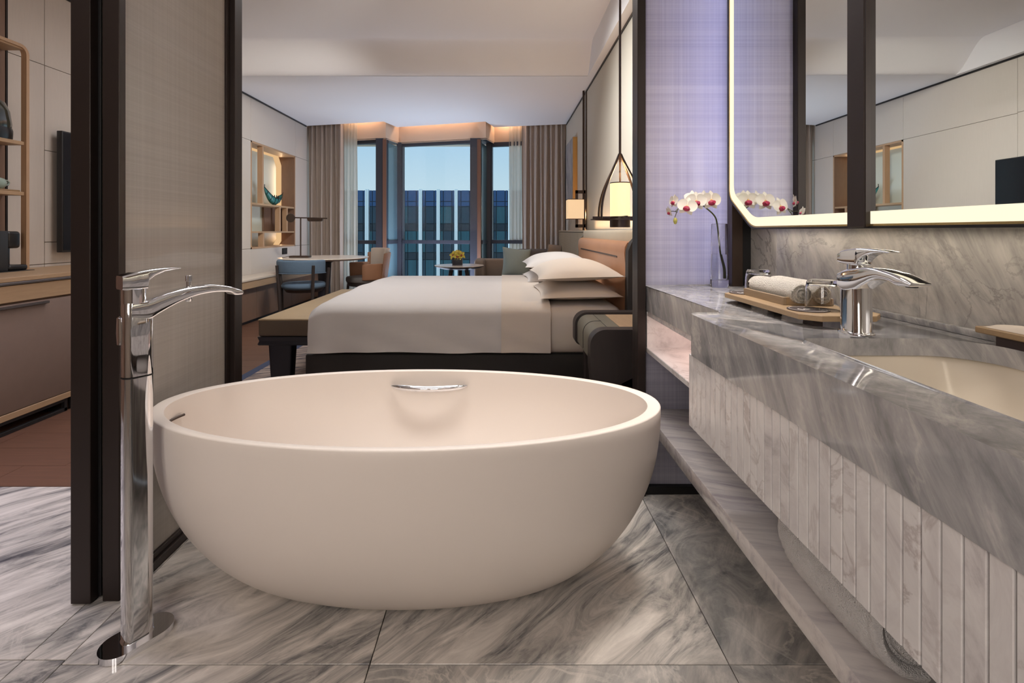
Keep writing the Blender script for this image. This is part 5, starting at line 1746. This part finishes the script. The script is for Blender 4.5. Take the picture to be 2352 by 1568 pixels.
# ---- sofa below the right curtain
so = thing('sofa', 'taupe chaise sofa below the window and right curtain', 'sofa', (0.3, 7.2, 0))
ob('chaise', G().box(-0.39, 7.32, 0.10, 0.20, 7.75, 0.42, 0.03, 3), 'sofafab', so, smooth=50)
ob('side_back', G().box(-0.40, 7.60, 0.12, 0.24, 7.80, 0.675, 0.035, 4), 'sofafab', so, smooth=50)
ob('low_arm', G().box(-0.42, 7.31, 0.12, -0.26, 7.70, 0.685, 0.05, 4), 'sofafab', so, smooth=50)
ob('seat', G().box(0.16, 6.5, 0.10, 0.84, 7.75, 0.44, 0.03, 3), 'sofadark', so, smooth=50)
ob('backrest', G().box(0.20, 7.42, 0.40, 0.84, 7.70, 0.825, 0.05, 4), 'sofadark', so, smooth=50)
g = G().box(0.62, 6.55, 0.40, 0.845, 7.7, 0.80, 0.06, 4)
ob('arm_back', g, 'sofafab', so, smooth=50)
ob('bolster', G().tube([(0.66, 7.35, 0.82), (0.845, 7.35, 0.80)], 0.085, 20), 'sofafab', so, smooth=50, label='taupe roll cushion')
for (x, y) in ((-0.3, 7.4), (0.75, 6.6), (0.75, 7.6), (-0.3, 7.6)):
    ob('foot', G().box(x - 0.02, y - 0.02, 0, x + 0.02, y + 0.02, 0.12), 'black', so)
M = Matrix.Translation((0.19, 7.02, 0.655)) @ Matrix.Rotation(0.20, 4, 'Z') @ Matrix.Rotation(0.10, 4, 'Y') @ Matrix.Rotation(radians(72), 4, 'X')
pillow('grey teal square cushion leaning on the sofa by the window', 0, 0, 0, 0.42, 0.43, 0.15, m='teal', name='cushion', group=None, M=M)

# ---- curtains
def curtain(name, x0, x1, z0, z1, amp, period, m, label, off=0.05, th=0.003, flare=0.0, seed=0, nz=8):
    def yline(x):
        for a, b in zip(edge, edge[1:]):
            if a[0] <= x <= b[0] and b[0] - a[0] > 0.3:
                return a[1] + (b[1] - a[1]) * (x - a[0]) / (b[0] - a[0])
        return edge[0][1]
    rnd_ = random.Random(seed)
    n = int((x1 - x0) / period * 14)
    ph = [0.0]
    for i in range(n):
        ph.append(ph[-1] + 2 * pi / 14 * rnd_.uniform(0.75, 1.25))
    def row(z, s):
        out = []
        for i in range(n + 1):
            x = x0 + (x1 - x0) * i / n
            k = 1 - 0.35 * max(0, (z - z1 + 0.25)) / 0.25
            w = amp * k * (sin(ph[i]) + 0.35 * sin(0.53 * ph[i] + 1 + 0.5 * z) + 0.12 * sin(2.1 * ph[i] + z))
            out.append((x + flare * (z1 - z) * (i / n) * 0.5 + 0.006 * sin(ph[i] * 0.5 + 2 * z), yline(x) + off + w + s, z))
        return out
    rs = []
    for j in range(nz + 1):
        z = z0 + (z1 - z0) * j / nz
        rs.append(row(z, -th / 2) + list(reversed(row(z, th / 2))))
    g = G().loft(rs)
    return ob(name, g, m, None, smooth=70, label=label, cat='curtain', group='sheer curtains' if 'sheer' in name else 'taupe curtains')
curtain('curtain', -3.22, -2.60, 0.01, 3.03, 0.028, 0.085, 'curtain', 'heavy taupe curtain gathered at the left end of the windows', 0.055, seed=1)
curtain('sheer_curtain', -2.70, -2.37, 0.01, 3.03, 0.010, 0.06, 'sheer', 'white sheer curtain beside the left taupe curtain', 0.120, 0.002, seed=2)
curtain('curtain', 0.32, 1.02, 0.01, 3.03, 0.028, 0.085, 'curtain', 'heavy taupe curtain gathered beside the painting on the right', 0.055, seed=3)
curtain('sheer_curtain', 0.11, 0.37, 0.01, 3.03, 0.010, 0.06, 'sheer', 'white sheer curtain beside the right taupe curtain', 0.120, 0.002, seed=4)
